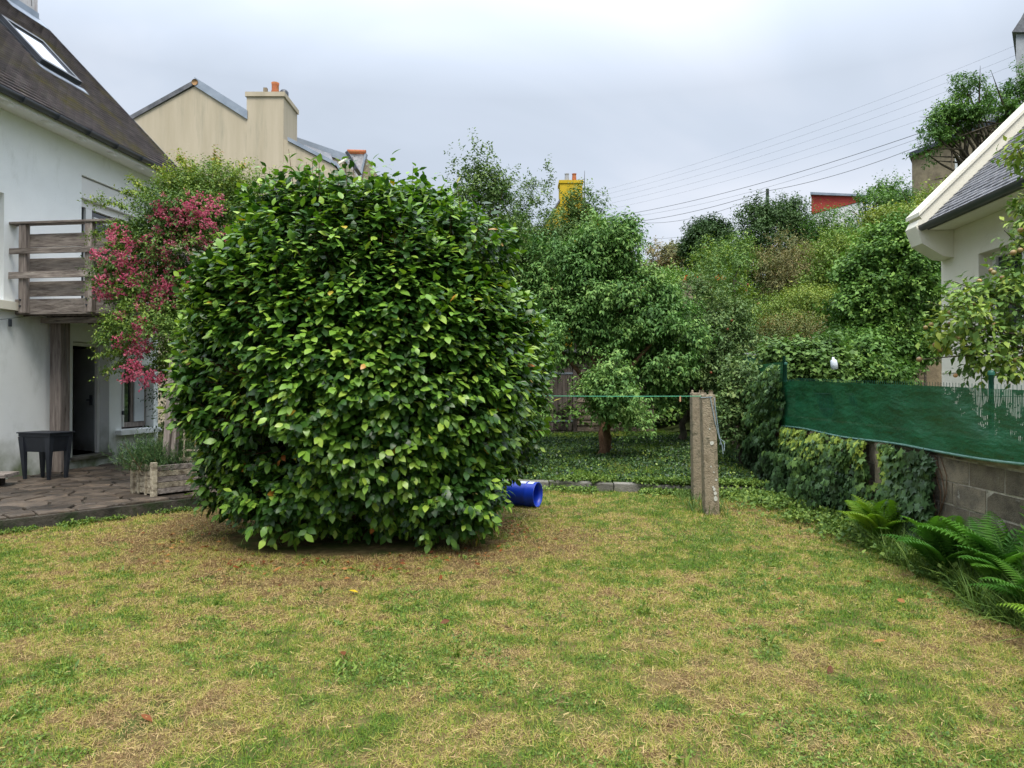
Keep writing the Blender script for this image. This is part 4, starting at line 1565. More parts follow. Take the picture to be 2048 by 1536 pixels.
fl_boxes = [(305, 390, 330, 430, 6), (345, 408, 445, 455, 34), (300, 430, 330, 500, 12), (215, 460, 262, 520, 16), (188, 505, 215, 525, 5), (198, 530, 222, 595, 9),
            (225, 490, 262, 555, 10), (232, 520, 300, 570, 14), (318, 480, 345, 520, 8), (280, 485, 310, 540, 8), (330, 505, 350, 530, 4), (270, 560, 345, 612, 26),
            (310, 540, 350, 600, 10), (240, 660, 310, 712, 18), (250, 732, 305, 760, 14), (305, 752, 320, 768, 3), (270, 640, 300, 670, 5), (205, 590, 240, 610, 3),
            (370, 450, 400, 500, 7), (415, 470, 450, 505, 4), (420, 385, 435, 400, 2), (365, 385, 400, 400, 2), (345, 540, 380, 620, 9), (245, 600, 270, 660, 4)]
for x0, y0, x1, y1, nn_ in fl_boxes:
    Yd = 10.38 if y0 < 600 else 9.98
    for _ in range(int(nn_ * 1.2)):
        o = link('flower_cluster', clm[int(rr_.integers(0, 6))], rose)
        o.location = Vector(at(rr_.uniform(x0, x1) + rr_.normal() * 9, rr_.uniform(y0, y1) + rr_.normal() * 9, Yd - .12 + rr_.uniform(0, .3))) - Vector(rose_base)
        o.rotation_euler = (rr_.normal() * .3, rr_.uniform(0, 6.28), rr_.normal() * .3)
        s = rr_.uniform(.38, .82)
        o.scale = (s, s, s)

# ================================================================ block wall on the right
OW, aW = (3.92, 6.45, 0), -.08
bw = thing('block_wall', 'grey cinder block wall under the green fence, half covered in ivy', 'wall', OW, aW)
mb = MB()
mb.box(.004, .19, -5.0, 4.78, -.15, 1.19)
mb.build('mortar', M['mortar'], bw)
rw = random.Random(2)
bm_shared = []
for L_ in (.49,):
    pass
y_ = -4.6
rows = 6
blk = []
for v_ in range(4):
    mb = MB()
    j = [rw.uniform(-.004, .004) for _ in range(8)]
    mb.hexa([(0, 0 + j[0], 0 + j[1]), (.2, 0, 0), (.2, .485, 0), (j[2], .485 + j[3], j[4]), (j[5], 0 + j[6], .19), (.2, 0, .19), (.2, .485, .19), (j[7], .485, .19 + j[2])])
    blk.append(mb.mesh('block', M['block']))
for row in range(rows):
    y_ = -4.9 + (.25 if row % 2 else 0)
    while y_ < 4.3:
        o = link('block', blk[rw.randrange(4)], bw)
        o.location = (rw.uniform(-.004, .004), y_, -.03 + row * .205)
        y_ += .5
mb = MB()
for yy in (1.22, 3.33, -2.2):
    mb = MB()
    mb.box(-.06, .20, yy - .08, yy + .10, -.1, 1.025)
    mb.build('concrete_pier', M['concrete'], bw, bevel=.01)
bw2 = thing('tall_block_wall', 'taller mossy block wall at the back right beyond the ivy', 'wall', OW, aW)
mb = MB()
mb.box(.012, .19, 4.84, 12.6, -.1, 1.60)
mb.build('mortar', M['mortar'], bw2)
for row in range(8):
    y_ = 4.86 + (.25 if row % 2 else 0)
    while y_ < 12.0:
        o = link('block', blk[rw.randrange(4)], bw2)
        o.location = (rw.uniform(-.004, .004), y_, -.05 + row * .205)
        y_ += .5

# green privacy fence
gf = thing('green_fence', 'green netting windscreen stretched on wire fencing above the block wall', 'fence', OW, aW)


def cloth(name, y0, y1, zb, zt, amp, seed, parent, x0=-.055):
    ny, nz_ = 150, 16
    Yy, Tz = np.meshgrid(np.linspace(y0, y1, ny), np.linspace(0, 1, nz_))
    Zb, Zt = zb(Yy), zt(Yy)
    Z = Zb + (Zt - Zb) * Tz
    PP = np.stack([Yy.ravel(), Z.ravel() * 1.5], 1)
    Xw = amp * (sines(PP, seed, 2.2, 6) + .5 * sines(PP, seed + 1, 6.5, 6)).reshape(Yy.shape) * (.25 + np.sin(np.pi * Tz) * .9)
    V = np.stack([x0 + Xw, Yy, Z], -1).reshape(-1, 3)
    i = np.arange((ny - 1) * (nz_ - 1))
    a = (i // (ny - 1)) * ny + i % (ny - 1)
    T = np.concatenate([np.stack([a, a + ny + 1, a + 1], 1), np.stack([a, a + ny, a + ny + 1], 1)])
    return link(name, tri_mesh(name, V, T, M['screen'], None, True), parent)


zb = lambda y: 1.045 + .03 * np.clip(-y, -.2, 3) * .5 + .012 * np.sin(y * 2.1)
zt = lambda y: np.interp(y, [-4, -1.2, 0, 2.2, 4.0, 4.75], [1.58, 1.60, 1.635, 1.69, 1.74, 1.72])
cloth('windscreen', -4.5, 4.74, zb, zt, .055, 70, gf)
mb = MB()
yy_ = np.linspace(-4.5, 4.74, 60)
mb.tube([(-.06, float(y), float(zb(y)) - .004) for y in yy_], .013, 6)
hem = mat('pale_green_hem', (.06, .17, .13), (.18, .32, .28), scale=12, rough=.35, bump=.3, bscale=60, spec=.5, jitter=0)
mb.build('hem', hem, gf, smooth=True)
mb = MB()
for y in np.arange(-4.5, 4.7, .05):
    mb.tube([(-.02, float(y), 1.12), (-.02, float(y), float(zt(y)) + .035)], .0022, 4, caps=False)
for z in (1.15, 1.35, 1.55):
    mb.tube([(-.023, -4.5, z), (-.023, 4.7, z)], .0022, 4, caps=False)
mb.build('wire_mesh', M['green_metal'], gf, 'stuff')
for yy, zt_ in ((-.70, 1.74), (-3.2, 1.74), (4.76, 2.02)):
    mb = MB()
    mb.tube([(.02, yy, 1.0), (.02, yy, zt_)], .020, 10)
    mb.lathe([(.001, .02), (.02, .015), (.027, 0), (.027, -.02)], (.02, yy, zt_), 10)
    mb.build('post', M['green_metal'], gf, smooth=True)
gf2 = thing('back_windscreen', 'far stretch of green windscreen behind the ivy column', 'fence', OW, aW)
cloth('windscreen', 4.85, 7.4, lambda y: 1.05 + 0 * y, lambda y: 2.05 + .0 * y, .02, 75, gf2, x0=.0)
for yy in (4.95, 7.35):
    mb = MB()
    mb.tube([(.05, yy, 1.0), (.05, yy, 2.15)], .024, 8)
    mb.build('post', M['green_metal'], gf2, smooth=True)


# ivy on the walls
def ivy_on(name, label, zones, n, seed, parts, leaf=.066, group=None, rb=0.0):
    """zones in wall-local coordinates: (y0, y1, z0, z1, thickness, weight)"""
    r = np.random.default_rng(seed)
    root = thing(name, label, 'ivy', OW, aW)
    Z = np.array([z[:5] for z in zones], float)
    wt = np.array([(z[1] - z[0]) * (z[3] - z[2]) * z[5] for z in zones])
    q = r.choice(len(Z), n, p=wt / wt.sum())
    y = Z[q, 0] + (Z[q, 1] - Z[q, 0]) * r.random(n)
    z = Z[q, 2] + (Z[q, 3] - Z[q, 2]) * r.random(n)
    dens = sines(np.stack([y, z], 1), seed + 1, 5, 6)
    keep = dens + r.normal(size=n) * .35 > -.55
    for yy in (1.22, 3.33):
        keep &= ~((abs(y - yy - .01) < .11) & (z > (.62 if yy < 2 else .95)))
    y, z, q, dens = y[keep], z[keep], q[keep], dens[keep]
    th = Z[q, 4] * (.60 + .75 * sines(np.stack([y, z], 1), seed + 9, 9, 6)).clip(.1) * (.35 + .65 * r.random(len(y)) ** .5)
    P = np.stack([-.02 - th.clip(.01), y, z], 1)
    m_ = len(P)
    A = np.stack([-.25 + r.normal(size=m_) * .25, r.normal(size=m_) * .55, -1 + r.normal(size=m_) * .3], 1)
    Nn = np.stack([-1 + r.normal(size=m_) * .2, -.15 + r.normal(size=m_) * .35, .55 + r.normal(size=m_) * .3], 1)
    L_ = leaf * (.6 + .7 * r.random(m_))
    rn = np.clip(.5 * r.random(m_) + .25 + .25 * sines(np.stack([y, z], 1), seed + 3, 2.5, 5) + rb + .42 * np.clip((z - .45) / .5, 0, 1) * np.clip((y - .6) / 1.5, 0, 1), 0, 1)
    idx = np.array([], int)
    if parts:
        sc_ = L_ * (P[:, 0] < np.quantile(P[:, 0], .55)) / (y + 6.5) * (y > -.2)
        idx = np.argsort(-sc_)[:parts]
    mk = np.ones(m_, bool)
    mk[idx] = False
    leaves('foliage', P[mk], A[mk], Nn[mk], L_[mk], L_[mk] * .95, T_IVY, M['ivy'], rn[mk], root, (0, 0, 0), 'stuff')
    if parts:
        leaf_parts('leaf', idx, P, A, Nn, L_, L_ * .95, T_IVY, M['ivy'], rn, root, (0, 0, 0), smooth=False)
    mb = MB()
    for i in range(60):
        y0 = r.uniform(zones[0][0], zones[0][1])
        pts = [(-.012 - .01 * r.random(), y0 + .12 * math.sin(t + y0 * 9), .03 + t * .16) for t in range(7)]
        mb.tube(pts, .004, 4, caps=False)
    mb.build('stem', M['twig'], root)
    return root


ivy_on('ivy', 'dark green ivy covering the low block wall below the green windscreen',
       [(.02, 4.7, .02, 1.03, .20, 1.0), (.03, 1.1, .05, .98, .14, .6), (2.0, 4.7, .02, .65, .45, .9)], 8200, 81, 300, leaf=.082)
ivy_on('ivy_column', 'tall column of near black ivy at the end of the green windscreen',
       [(4.6, 6.4, .0, 1.75, .42, 1.0), (4.5, 5.3, .2, 2.0, .3, 1)], 5200, 84, 0, leaf=.075, rb=-.22)
ivy_on('ivy_patch', 'thin ivy spreading over the foot of the tall back wall', [(6.4, 12, .0, .55, .35, 1.0), (9, 12.3, .4, 1.5, .15, .5)], 3200, 88, 0, leaf=.07)

# ================================================================ concrete clothesline posts
cp = thing('concrete_post', 'nearer lichen spotted concrete clothesline post with a notched top', 'post', (2.58, 9.15, 0))
mb = MB()
mb.hexa([(-.10, -.07, -.2), (.085, -.07, -.2), (.085, .10, -.2), (-.10, .10, -.2), (-.145, -.055, 1.54), (.03, -.055, 1.54), (.03, .09, 1.54), (-.145, .09, 1.54)])
mb.build('shaft', M['concrete'], cp, bevel=.012)
for x_ in (-.125, -.01):
    mb = MB()
    mb.tube([(x_, .02, 1.51), (x_, .02, 1.60)], [.033, .026], 8)
    mb.build('knob', M['concrete'], cp, smooth=True)
mb = MB()
mb.tube([(.055, -.06, 1.50), (.07, -.065, 1.35), (.115, -.05, 1.05), (.14, -.04, .95), (.13, -.05, .90)], .006, 5)
mb.tube([(.0, -.062, 1.52), (.06, -.07, 1.20), (.12, -.06, .98), (.16, -.05, .88), (.17, -.05, .78)], .006, 5)
mb.tube([(.12, -.06, .98), (.19, -.05, .93), (.18, -.06, .82)], .006, 5)
mb.tube([(-.12, -.06, 1.50), (.03, -.062, 1.51), (.05, .0, 1.50)], .005, 5)
mb.v = [(x - .045, y, z) for x, y, z in mb.v]
mb.build('rope', mat('faded_blue_rope', (.18, .24, .27), (.30, .37, .40), scale=40, rough=.9, bump=.3, jitter=0), cp)
lich = mat('white_lichen', (.62, .62, .56), (.50, .50, .44), scale=60, rough=1, bump=.4, jitter=.1)
rl = random.Random(8)
mb = MB()
for (x_, z_, s_) in [(-.02, .92, .030), (.005, .33, .02), (.015, .28, .024), (.02, .21, .03), (-.01, .36, .013), (-.035, .62, .012), (.03, .45, .015), (-.05, 1.1, .012), (0, .55, .01)]:
    n = 9
    ring = [(x_ + s_ * rl.uniform(.7, 1.15) * math.cos(6.283 * k / n), -.0745 + z_ * .010, z_ + s_ * rl.uniform(.7, 1.2) * math.sin(6.283 * k / n)) for k in range(n)]
    mb.prism(ring[::-1], (0, -.003, 0))
mb.build('lichen', lich, cp)
cp2 = thing('concrete_post', 'farther concrete clothesline post just behind and left of the notched one', 'post', (2.70, 10.35, 0))
mb = MB()
mb.hexa([(-.07, -.08, -.2), (.17, -.08, -.2), (.17, .09, -.2), (-.07, .09, -.2), (-.09, -.07, 1.56), (.12, -.07, 1.56), (.12, .08, 1.56), (-.09, .08, 1.56)])
mb.build('shaft', M['concrete'], cp2, bevel=.012)
for x_ in (-.07, .045):
    mb = MB()
    mb.tube([(x_, 0, 1.53), (x_, 0, 1.60)], [.022, .015], 6)
    mb.build('knob', M['concrete'], cp2)
cl = thing('clothesline', 'thin green clothesline running from the concrete post behind the camellia', 'clothesline', (2.46, 9.13, 1.52))
a_, b_ = Vector((2.46, 9.13, 1.52)), Vector((-4.70, 9.93, 1.80))
mb = MB(off=a_)
mb.tube([a_.lerp(b_, t / 16) - Vector((0, 0, .10 * math.sin(math.pi * t / 16))) for t in range(17)], .0045, 5)
mb.build('line', M['line'], cl)
pg = thing('clothes_peg', 'small wooden clothes peg clipped on the green line near the post', 'clothes peg', (2.17, 9.16, 1.50))
for s_ in (-1, 1):
    mb = MB()
    mb.box(-.009, .009, s_ * .006 - .004, s_ * .006 + .004, -.05, .02)
    mb.build('prong', mat('peg_wood', (.45, .25, .14), (.55, .32, .2), rough=.8), pg)

# blue drum on its side
dr = thing('blue_barrel', 'bright blue plastic barrel lying on its side by the camellia', 'barrel', (.10, 9.80, .172))
ax = Vector((.90, -.42, .0)).normalized()
ang = math.atan2(ax.y, ax.x)
dr.rotation_euler = (0, math.pi / 2, ang)
mb = MB()
n = 40
mb.lathe([(.001, -.42), (.14, -.42), (.165, -.40), (.168, -.30), (.174, -.28), (.168, -.26), (.168, .12), (.176, .14), (.168, .16), (.168, .27), (.172, .28),
          (.160, .28), (.158, .2), (.158, -.38), (.001, -.38)], n=n)
mb.build('body', M['blue'], dr, smooth=True)
mb = MB()
for k_ in range(8):
    a0, a1 = R(158) + k_ * R(6), R(158) + (k_ + 1) * R(6)
    mb.quad(*[(.1705 * math.cos(t), .1705 * math.sin(t), z) for t, z in ((a0, .02), (a1, .02), (a1, .24), (a0, .24))])
mb.build('sticker', M['paper'], dr)

# kerb along the raised back lawn
kb = link('kerb', None, None, GS)
q = -3.4
while q < 3.7:
    mb = MB()
    x1 = q + .985
    mb.hexa([(q, kerb_y(q) - .05, -.1), (x1, kerb_y(x1) - .05, -.1), (x1, kerb_y(x1) + .12, -.1), (q, kerb_y(q) + .12, -.1),
             (q, kerb_y(q) - .04, .135), (x1, kerb_y(x1) - .04, .13), (x1, kerb_y(x1) + .12, .145), (q, kerb_y(q) + .12, .145)])
    mb.build('kerbstone', M['kerbstone'], kb, bevel=.01)
    q += 1.0

# ================================================================ shed at the back
SY = 19.0
sb = float(gh(1.2, SY))
shed = thing('garden_shed', 'dark plank garden shed with a boarded door beyond the back lawn', 'shed', (.2, SY, sb))
mb = MB()
mb.box(0, 3.6, .05, 2.4, 0, 2.1)
mb.build('wall', M['wood_dark'], shed)
for q in range(13):
    mb = MB()
    z0_ = .03 + q * .155
    mb.hexa([(1.55, -.012, z0_), (3.6, -.012, z0_), (3.6, .048, z0_), (1.55, .048, z0_), (1.55, .018, z0_ + .165), (3.6, .018, z0_ + .165), (3.6, .048, z0_ + .165), (1.55, .048, z0_ + .165)])
    mb.build('board', M['wood_shed'], shed)
    mb = MB()
    mb.hexa([(0, -.012, z0_), (.62, -.012, z0_), (.62, .048, z0_), (0, .048, z0_), (0, .018, z0_ + .165), (.62, .018, z0_ + .165), (.62, .048, z0_ + .165), (0, .048, z0_ + .165)])
    mb.build('board', M['wood_shed'], shed)
mb = MB()
mb.box(-.3, 3.8, -.3, 2.6, 2.12, 2.2)
mb.build('roof', M['slate'], shed)
dr_ = link('door', None, shed)
for q in range(6):
    mb = MB()
    mb.box(.66 + q * .125, .66 + q * .125 + .118, -.05, -.015, .05, 1.86)
    mb.build('plank', M['wood_dark'], dr_)
mb = MB()
mb.box(1.43, 1.53, -.045, .045, .0, 1.95)
mb.build('door_post', M['wood_dark'], shed)
for zz in (.28, 1.55):
    mb = MB()
    mb.box(.76, 1.42, -.062, -.051, zz, zz + .05)
    mb.build('hinge', M['zinc'], dr_)
mb = MB()
mb.box(.55, 3.6, -.16, -.02, -.12, .02)
mb.build('step', M['kerbstone'], shed)

# ================================================================ beige house behind
BYY = 24.0
bp = lambda x, y: at(x, y, BYY)
bh = thing('beige_house', 'beige rendered house gable with a wide chimney behind the climbing rose', 'house', bp(388, 900)[:2] + (0,))
boff = tuple(bh.location)
mb = MB(off=boff)
g_ = [bp(120, 960), bp(690, 960), bp(690, 362), bp(668, 331), bp(571, 279), bp(388, 170), bp(262, 238), bp(120, 320)]
mb.prism([(x, BYY, z) for x, _, z in g_], (0, 9, 0))
mb.build('wall', M['beige'], bh)


def strip(p, q, th, y0, y1, name, m, parent, off, lift=0.0):
    mb = MB(off=off)
    (x0, _, z0), (x1, _, z1) = p, q
    mb.prism([(x0, y0, z0 + lift), (x1, y0, z1 + lift), (x1, y0, z1 + th + lift), (x0, y0, z0 + th + lift)], (0, y1 - y0, 0))
    return mb.build(name, m, parent)


strip(bp(120, 318), bp(388, 168), .16, BYY - .06, BYY + 9, 'roof', M['slate'], bh, boff)
strip(bp(388, 168), bp(494, 235), .30, BYY - .06, BYY + 9, 'roof', M['zinc'], bh, boff, lift=-.05)
strip(bp(575, 281), bp(671, 331), .13, BYY - .06, BYY + 1.2, 'flashing', M['zinc'], bh, boff)
strip(bp(671, 329), bp(694, 364), .13, BYY - .06, BYY + 1.2, 'flashing', M['zinc'], bh, boff)
mb = MB(off=boff)
a_ = bp(389, 165)
mb.tube([(a_[0], BYY - .08, a_[2] + .02), (a_[0], BYY + 9, a_[2] + .02)], .11, 10)
mb.build('ridge_tile', mat('mossy_ridge', (.16, .12, .06), (.32, .17, .07), scale=8), bh, smooth=True)
cb = boff
mb = MB(off=cb)
x0, x1 = bp(492, 0)[0], bp(566, 0)[0]
mb.box(x0, x1, BYY - .02, BYY + 1.5, -.3, bp(0, 192)[2])
chb = mb.build('chimney', M['beige'], bh)
mb = MB(off=cb)
mb.box(x0 - .04, x1 + .05, BYY - .07, BYY + 1.55, bp(0, 192)[2], bp(0, 183)[2])
mb.build('chimney_cap', M['beige'], chb)
mb = MB(off=cb)
px_ = bp(542, 183)
mb.lathe([(.13, 0), (.16, .10), (.12, .22), (.12, .38), (.135, .47), (.10, .47), (.09, .2)], (px_[0], BYY + .35, px_[2]), 14)
mb.build('chimney_pot', M['terracotta'], chb, smooth=True)
px_ = bp(522, 183)
mb = MB(off=cb)
mb.box(px_[0] - .06, px_[0] + .06, BYY + .3, BYY + .42, px_[2], px_[2] + .30)
mb.build('chimney_pot', M['concrete'], chb)
px_ = bp(560, 183)
mb = MB(off=cb)
mb.lathe([(.15, 0), (.15, .15), (.10, .22), (.001, .24)], (px_[0], BYY + .35, px_[2]), 12)
mb.build('chimney_cowl', M['gutter'], chb, smooth=True)
# slate dormer roof right of the chimney: rises away from us, its verge falls to the right
mb = MB(off=boff)
D1 = 26.2
d_ = lambda x, y, Y: at(x, y, Y)
mb.prism([d_(560, 262, D1), d_(690, 306, D1), d_(690, 322, D1), d_(560, 276, D1)], (0, .35, 0))
mb.build('dormer_verge', M['zinc'], bh)
mb = MB(off=boff)
mb.quad(d_(560, 270, D1 + .1), d_(660, 305, D1 + .1), d_(668, 331, 24.2), d_(575, 281, 24.2))
mb.quad(d_(560, 270, D1 + .1), d_(668, 331, 24.2), d_(665, 345, D1 + .1), d_(560, 345, D1 + .1))
mb.build('dormer_roof', M['slate'], bh)
mb = MB(off=boff)
mb.prism([d_(640, 312, D1 + .05), d_(688, 318, D1 + .05), d_(688, 345, D1 + .05), d_(676, 430, D1 + .05), d_(640, 430, D1 + .05)], (0, 2, 0))
mb.build('dormer_wall', M['beige'], bh)
mb = MB(off=boff)
mb.prism([d_(689, 303, 25.6), d_(694, 300, 25.6), d_(714, 335, 25.6), d_(707, 338, 25.6)], (0, .8, 0))
mb.build('fascia', M['gutter'], bh)
mb = MB(off=boff)
mb.tube([d_(694, 312, 25.5), d_(692, 318, 25.5), d_(678, 325, 25.5), d_(674, 332, 25.5), d_(674, 380, 25.5)], .055, 8)
mb.build('downpipe', M['cream'], bh, smooth=True)
# next house with the mossy ridge
nh = thing('slate_roofed_house', 'small slate roof with an orange mossy ridge right of the beige house', 'house', at(710, 900, 32)[:2] + (0,))
off_ = tuple(nh.location)
mb = MB(off=off_)
Yn = 32
mb.prism([at(660, 305, Yn), at(729, 305, Yn), at(716, 375, Yn), at(705, 440, Yn), at(640, 440, Yn)], (0, .12, 0))
mb.build('roof', M['rslate'], nh)
mb = MB(off=off_)
mb.prism([at(729, 303, Yn - .05), at(732, 305, Yn - .05), at(712, 400, Yn - .05), at(707, 400, Yn - .05)], (0, .3, 0))
mb.build('verge', M['zinc'], nh)
mb = MB(off=off_)
mb.prism([at(731, 312, Yn + .1), at(738, 360, Yn + .1), at(738, 900, Yn + .1), at(650, 900, Yn + .1), at(650, 440, Yn + .1), at(705, 420, Yn + .1)], (0, 4, 0))
mb.build('wall', M['concrete'], nh)
mb = MB(off=off_)
a_, b_ = at(694, 302, Yn), at(731, 303, Yn)
mb.tube([a_, b_], .10, 8)
mb.build('ridge_tile', M['terracotta'], nh, smooth=True)
# lower storey hidden by the bush
# ================================================================ yellow house
yh = thing('yellow_house', 'bright yellow house gable and chimney glimpsed above the fruit trees', 'house', at(1143, 900, 38)[:2] + (0,))
yo = tuple(yh.location)
Yy = 38.0
mb = MB(off=yo)
mb.prism([at(1062, 760, Yy), at(1236, 760, Yy), at(1236, 500, Yy), at(1170, 405, Yy), at(1118, 405, Yy), at(1085, 455, Yy), at(1062, 490, Yy)], (0, 8, 0))
mb.build('wall', M['yellow'], yh)
mb = MB(off=yo)
x0, x1 = at(1120, 0, Yy)[0], at(1165, 0, Yy)[0]
mb.box(x0, x1, Yy - .05, Yy + 1.0, at(0, 430, Yy)[2], at(0, 366, Yy)[2])
yc = mb.build('chimney', M['yellow'], yh)
mb = MB(off=yo)
mb.box(x0 - .05, x1 + .05, Yy - .1, Yy + 1.05, at(0, 366, Yy)[2], at(0, 360, Yy)[2])
mb.build('chimney_cap', M['yellow'], yc)
for xx, m_ in ((1135, M['grey']), (1150, M['terracotta'])):
    mb = MB(off=yo)
    p_ = at(xx, 360, Yy)
    mb.lathe([(.13, 0), (.11, .35), (.10, .42), (.14, .47), (.001, .5)], (p_[0], Yy + .4, p_[2]), 10)
    mb.build('chimney_pot', m_, yc, smooth=True)
for p_, q_ in (((1085, 458), (1120, 402)), ((1168, 402), (1240, 502))):
    strip(at(*p_, Yy), at(*q_, Yy), .14, Yy - .1, Yy + 8, 'roof', M['slate'], yh, yo)
# red roofed building and white post further right
rh = thing('small_house', 'low house with a white end post and reddish creeper right of the yellow gable', 'house', at(1245, 900, 44)[:2] + (0,))
ro = tuple(rh.location)
mb = MB(off=ro)
mb.prism([at(1226, 760, 44), at(1268, 760, 44), at(1268, 505, 44), at(1226, 490, 44)], (0, 5, 0))
mb.build('wall', M['stonewall'], rh)
mb = MB(off=ro)
mb.box(at(1260, 0, 43.9)[0], at(1265, 0, 43.9)[0], 43.7, 43.9, 2, at(0, 522, 43.9)[2])
mb.build('corner_post', M['white_paint'], rh)
mb = MB(off=ro)
mb.prism([at(1224, 483, 43.9), at(1268, 502, 43.9), at(1268, 506, 43.9), at(1224, 488, 43.9)], (0, 5, 0))
mb.build('roof', M['slate'], rh)
# red flat-topped building on the hill
rb_ = thing('red_building', 'red clad building with a sloping roofline on the hilltop', 'building', at(1670, 900, 52)[:2] + (float(gh(23, 52)),))
ro = tuple(rb_.location)
mb = MB(off=ro)
mb.prism([at(1624, 428, 52), at(1730, 400, 50), at(1730, 392, 50), at(1624, 388, 52)], (4, 8, 0))
mb.build('red_wall', M['red'], rb_)
mb = MB(off=ro)
mb.prism([at(1624, 520, 52.05), at(1730, 520, 50.05), at(1730, 401, 50.05), at(1624, 429, 52.05)], (4, 8, 0))
mb.build('white_wall', M['white_paint'], rb_)
mb = MB(off=ro)
mb.prism([at(1622, 388, 51.8), at(1732, 392, 49.8), at(1732, 388, 49.8), at(1622, 383, 51.8)], (4.2, 8.4, 0))
mb.build('roof', M['zinc'], rb_)

# ================================================================ houses top right
Ys = 34.0
sh_ = thing('brown_stone_house', 'brown roughcast house with a white window behind the open tree', 'house', at(1930, 900, Ys)[:2] + (float(gh(21, Ys)) - 1,))
so = tuple(sh_.location)
# wall face recedes to the left: nearer on the right
f0, f1 = at(1826, 312, 36.5), at(2090, 205, 31)
fl, fr_ = at(1826, 560, 36.5), at(2090, 620, 31)
mb = MB(off=so)
mb.prism([fl, fr_, f1, f0], (5, 7, 0))
mb.build('wall', M['stonewall'], sh_)
mb = MB(off=so)
q0, q1 = Vector(at(1820, 312, 36.3)), Vector(at(2096, 203, 30.8))
up_ = Vector((0, 0, .2))
mb.prism([q0, q1, q1 + up_, q0 + up_], (5.2, 7.4, 0))
mb.build('roof', M['gutter'], sh_)


def on_face(x, y):
    t = (x - 1826) / 264.0
    Yd = 1 / (1 / 36.5 + (1 / 31 - 1 / 36.5) * t)
    return Vector(at(x, y, Yd - .06))


wv = link('window', None, sh_)
ww = [(1912, 312, 1916, 352), (1912, 312, 1965, 317), (1930, 309, 1934, 350), (1945, 306, 1949, 350), (1961, 302, 1966, 350)]
for x0, y0, x1, y1 in ww:
    mb = MB(off=so)
    mb.prism([on_face(x0, y1), on_face(x1, y1), on_face(x1, y0), on_face(x0, y0)], (-.01, -.06, 0))
    mb.build('frame', M['white_paint'], wv)
mb = MB(off=so)
mb.prism([on_face(1916, 350), on_face(1962, 347), on_face(1962, 305), on_face(1916, 316)], (0, -.02, 0))
mb.build('pane', M['glass'], wv)
gh_ = thing('grey_slate_house', 'grey slate house roofs half hidden behind the open tree', 'house', at(1990, 900, 42)[:2] + (float(gh(28, 42)) - 1,))
go = tuple(gh_.location)
mb = MB(off=go)
mb.prism([at(1945, 500, 42), at(2120, 500, 42), at(2120, 195, 42), at(1970, 222, 42), at(1945, 262, 42)], (4.6, 6, 0))
mb.build('roof', M['grey'], gh_)
mb = MB(off=go)
mb.prism([at(1968, 224, 41.9), at(2122, 196, 41.9), at(2122, 191, 41.9), at(1966, 218, 41.9)], (4.7, 6.2, 0))
mb.build('ridge', M['gutter'], gh_)
mb = MB(off=go)
mb.prism([at(2005, 248, 41.9), at(2060, 236, 41.9), at(2060, 228, 41.9), at(2005, 240, 41.9)], (0, -.1, 0))
mb.build('skylight', M['white_paint'], gh_)
tw = thing('tall_grey_house', 'tall grey house corner with a slate roof at the top right corner', 'house', at(2060, 900, 60)[:2] + (12,))
to = tuple(tw.location)
mb = MB(off=to)
mb.prism([at(2036, 420, 60), at(2140, 420, 60), at(2140, 60, 60), at(2036, 60, 60)], (6.2, 8, 0))
mb.build('wall', M['grey'], tw)
mb = MB(off=to)
mb.prism([at(2028, 61, 59.7), at(2140, 61, 59.7), at(2140, -60, 59.7), at(2090, -50, 59.7), at(2046, 34, 59.7)], (6.6, 8.5, 0))
mb.build('roof', M['slate'], tw)

# ================================================================ cream house (right)
OR_, aR = (6.69, 11, 0), -.075
rhs = thing('cream_house', 'cream rendered house with slate roof and thick raised gable edge at right', 'house', OR_, aR)
mb = MB()
holed_wall(mb, 0, -12, .05, -.1, 4.35, [(-2.35, -.95, 2.35, 3.53)], .27, sgn=-1)
mb.quad((0, .05, -.1), (8, .05, -.1), (8, .05, 4.2), (4, .05, 8), (0, .05, 4.2))
mb.quad((0, -12, -.1), (8, -12, -.1), (8, -12, 4.2), (4, -12, 8), (0, -12, 4.2))
mb.quad((8, -12, -.1), (8, .05, -.1), (8, .05, 4.2), (8, -12, 4.2))
mb.build('wall', M['cream'], rhs)
for zz in (1.86, 3.28):                         # grooves read as thin proud string lines
    mb = MB()
    mb.box(-.012, -.001, -12, .03, zz, zz + .012)
    mb.build('string_course', M['cream'], rhs) if zz < 3 else None
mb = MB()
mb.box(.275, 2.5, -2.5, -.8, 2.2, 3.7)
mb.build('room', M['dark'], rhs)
w4 = link('window', None, rhs)
for y0_, y1_, z0_, z1_ in ((-2.35, -.95, 3.46, 3.53), (-2.35, -.95, 2.35, 2.43), (-1.03, -.95, 2.432, 3.458), (-2.35, -2.27, 2.432, 3.458), (-1.70, -1.60, 2.432, 3.458)):
    mb = MB()
    mb.box(.19, .26, y0_, y1_, z0_, z1_)
    mb.build('frame', M['white_paint'], w4)
mb = MB()
mb.box(.225, .235, -2.27, -1.03, 2.432, 3.458)
mb.build('pane', M['glass'], w4)
mb = MB()
for q in range(3):
    mb.tube([(.17, -1.15 - q * .16, 2.45), (.17, -1.15 - q * .16, 3.45)], .007, 5)
mb.build('bars', M['gutter'], w4)
RP = R(45)
rEX, rEZ = -.42, 4.10
rp_ = lambda y, t, h: slope_pt(0, y, t, 1, rEX, rEZ, RP, h)
mb = MB()
mb.hexa([rp_(-12.2, -.03, -.09), rp_(-.33, -.03, -.09), rp_(-.33, 6.0, -.09), rp_(-12.2, 6.0, -.09), rp_(-12.2, -.03, 0), rp_(-.33, -.03, 0), rp_(-.33, 6.0, 0), rp_(-12.2, 6.0, 0)])
rroof = mb.build('roof', M['slate'], rhs)
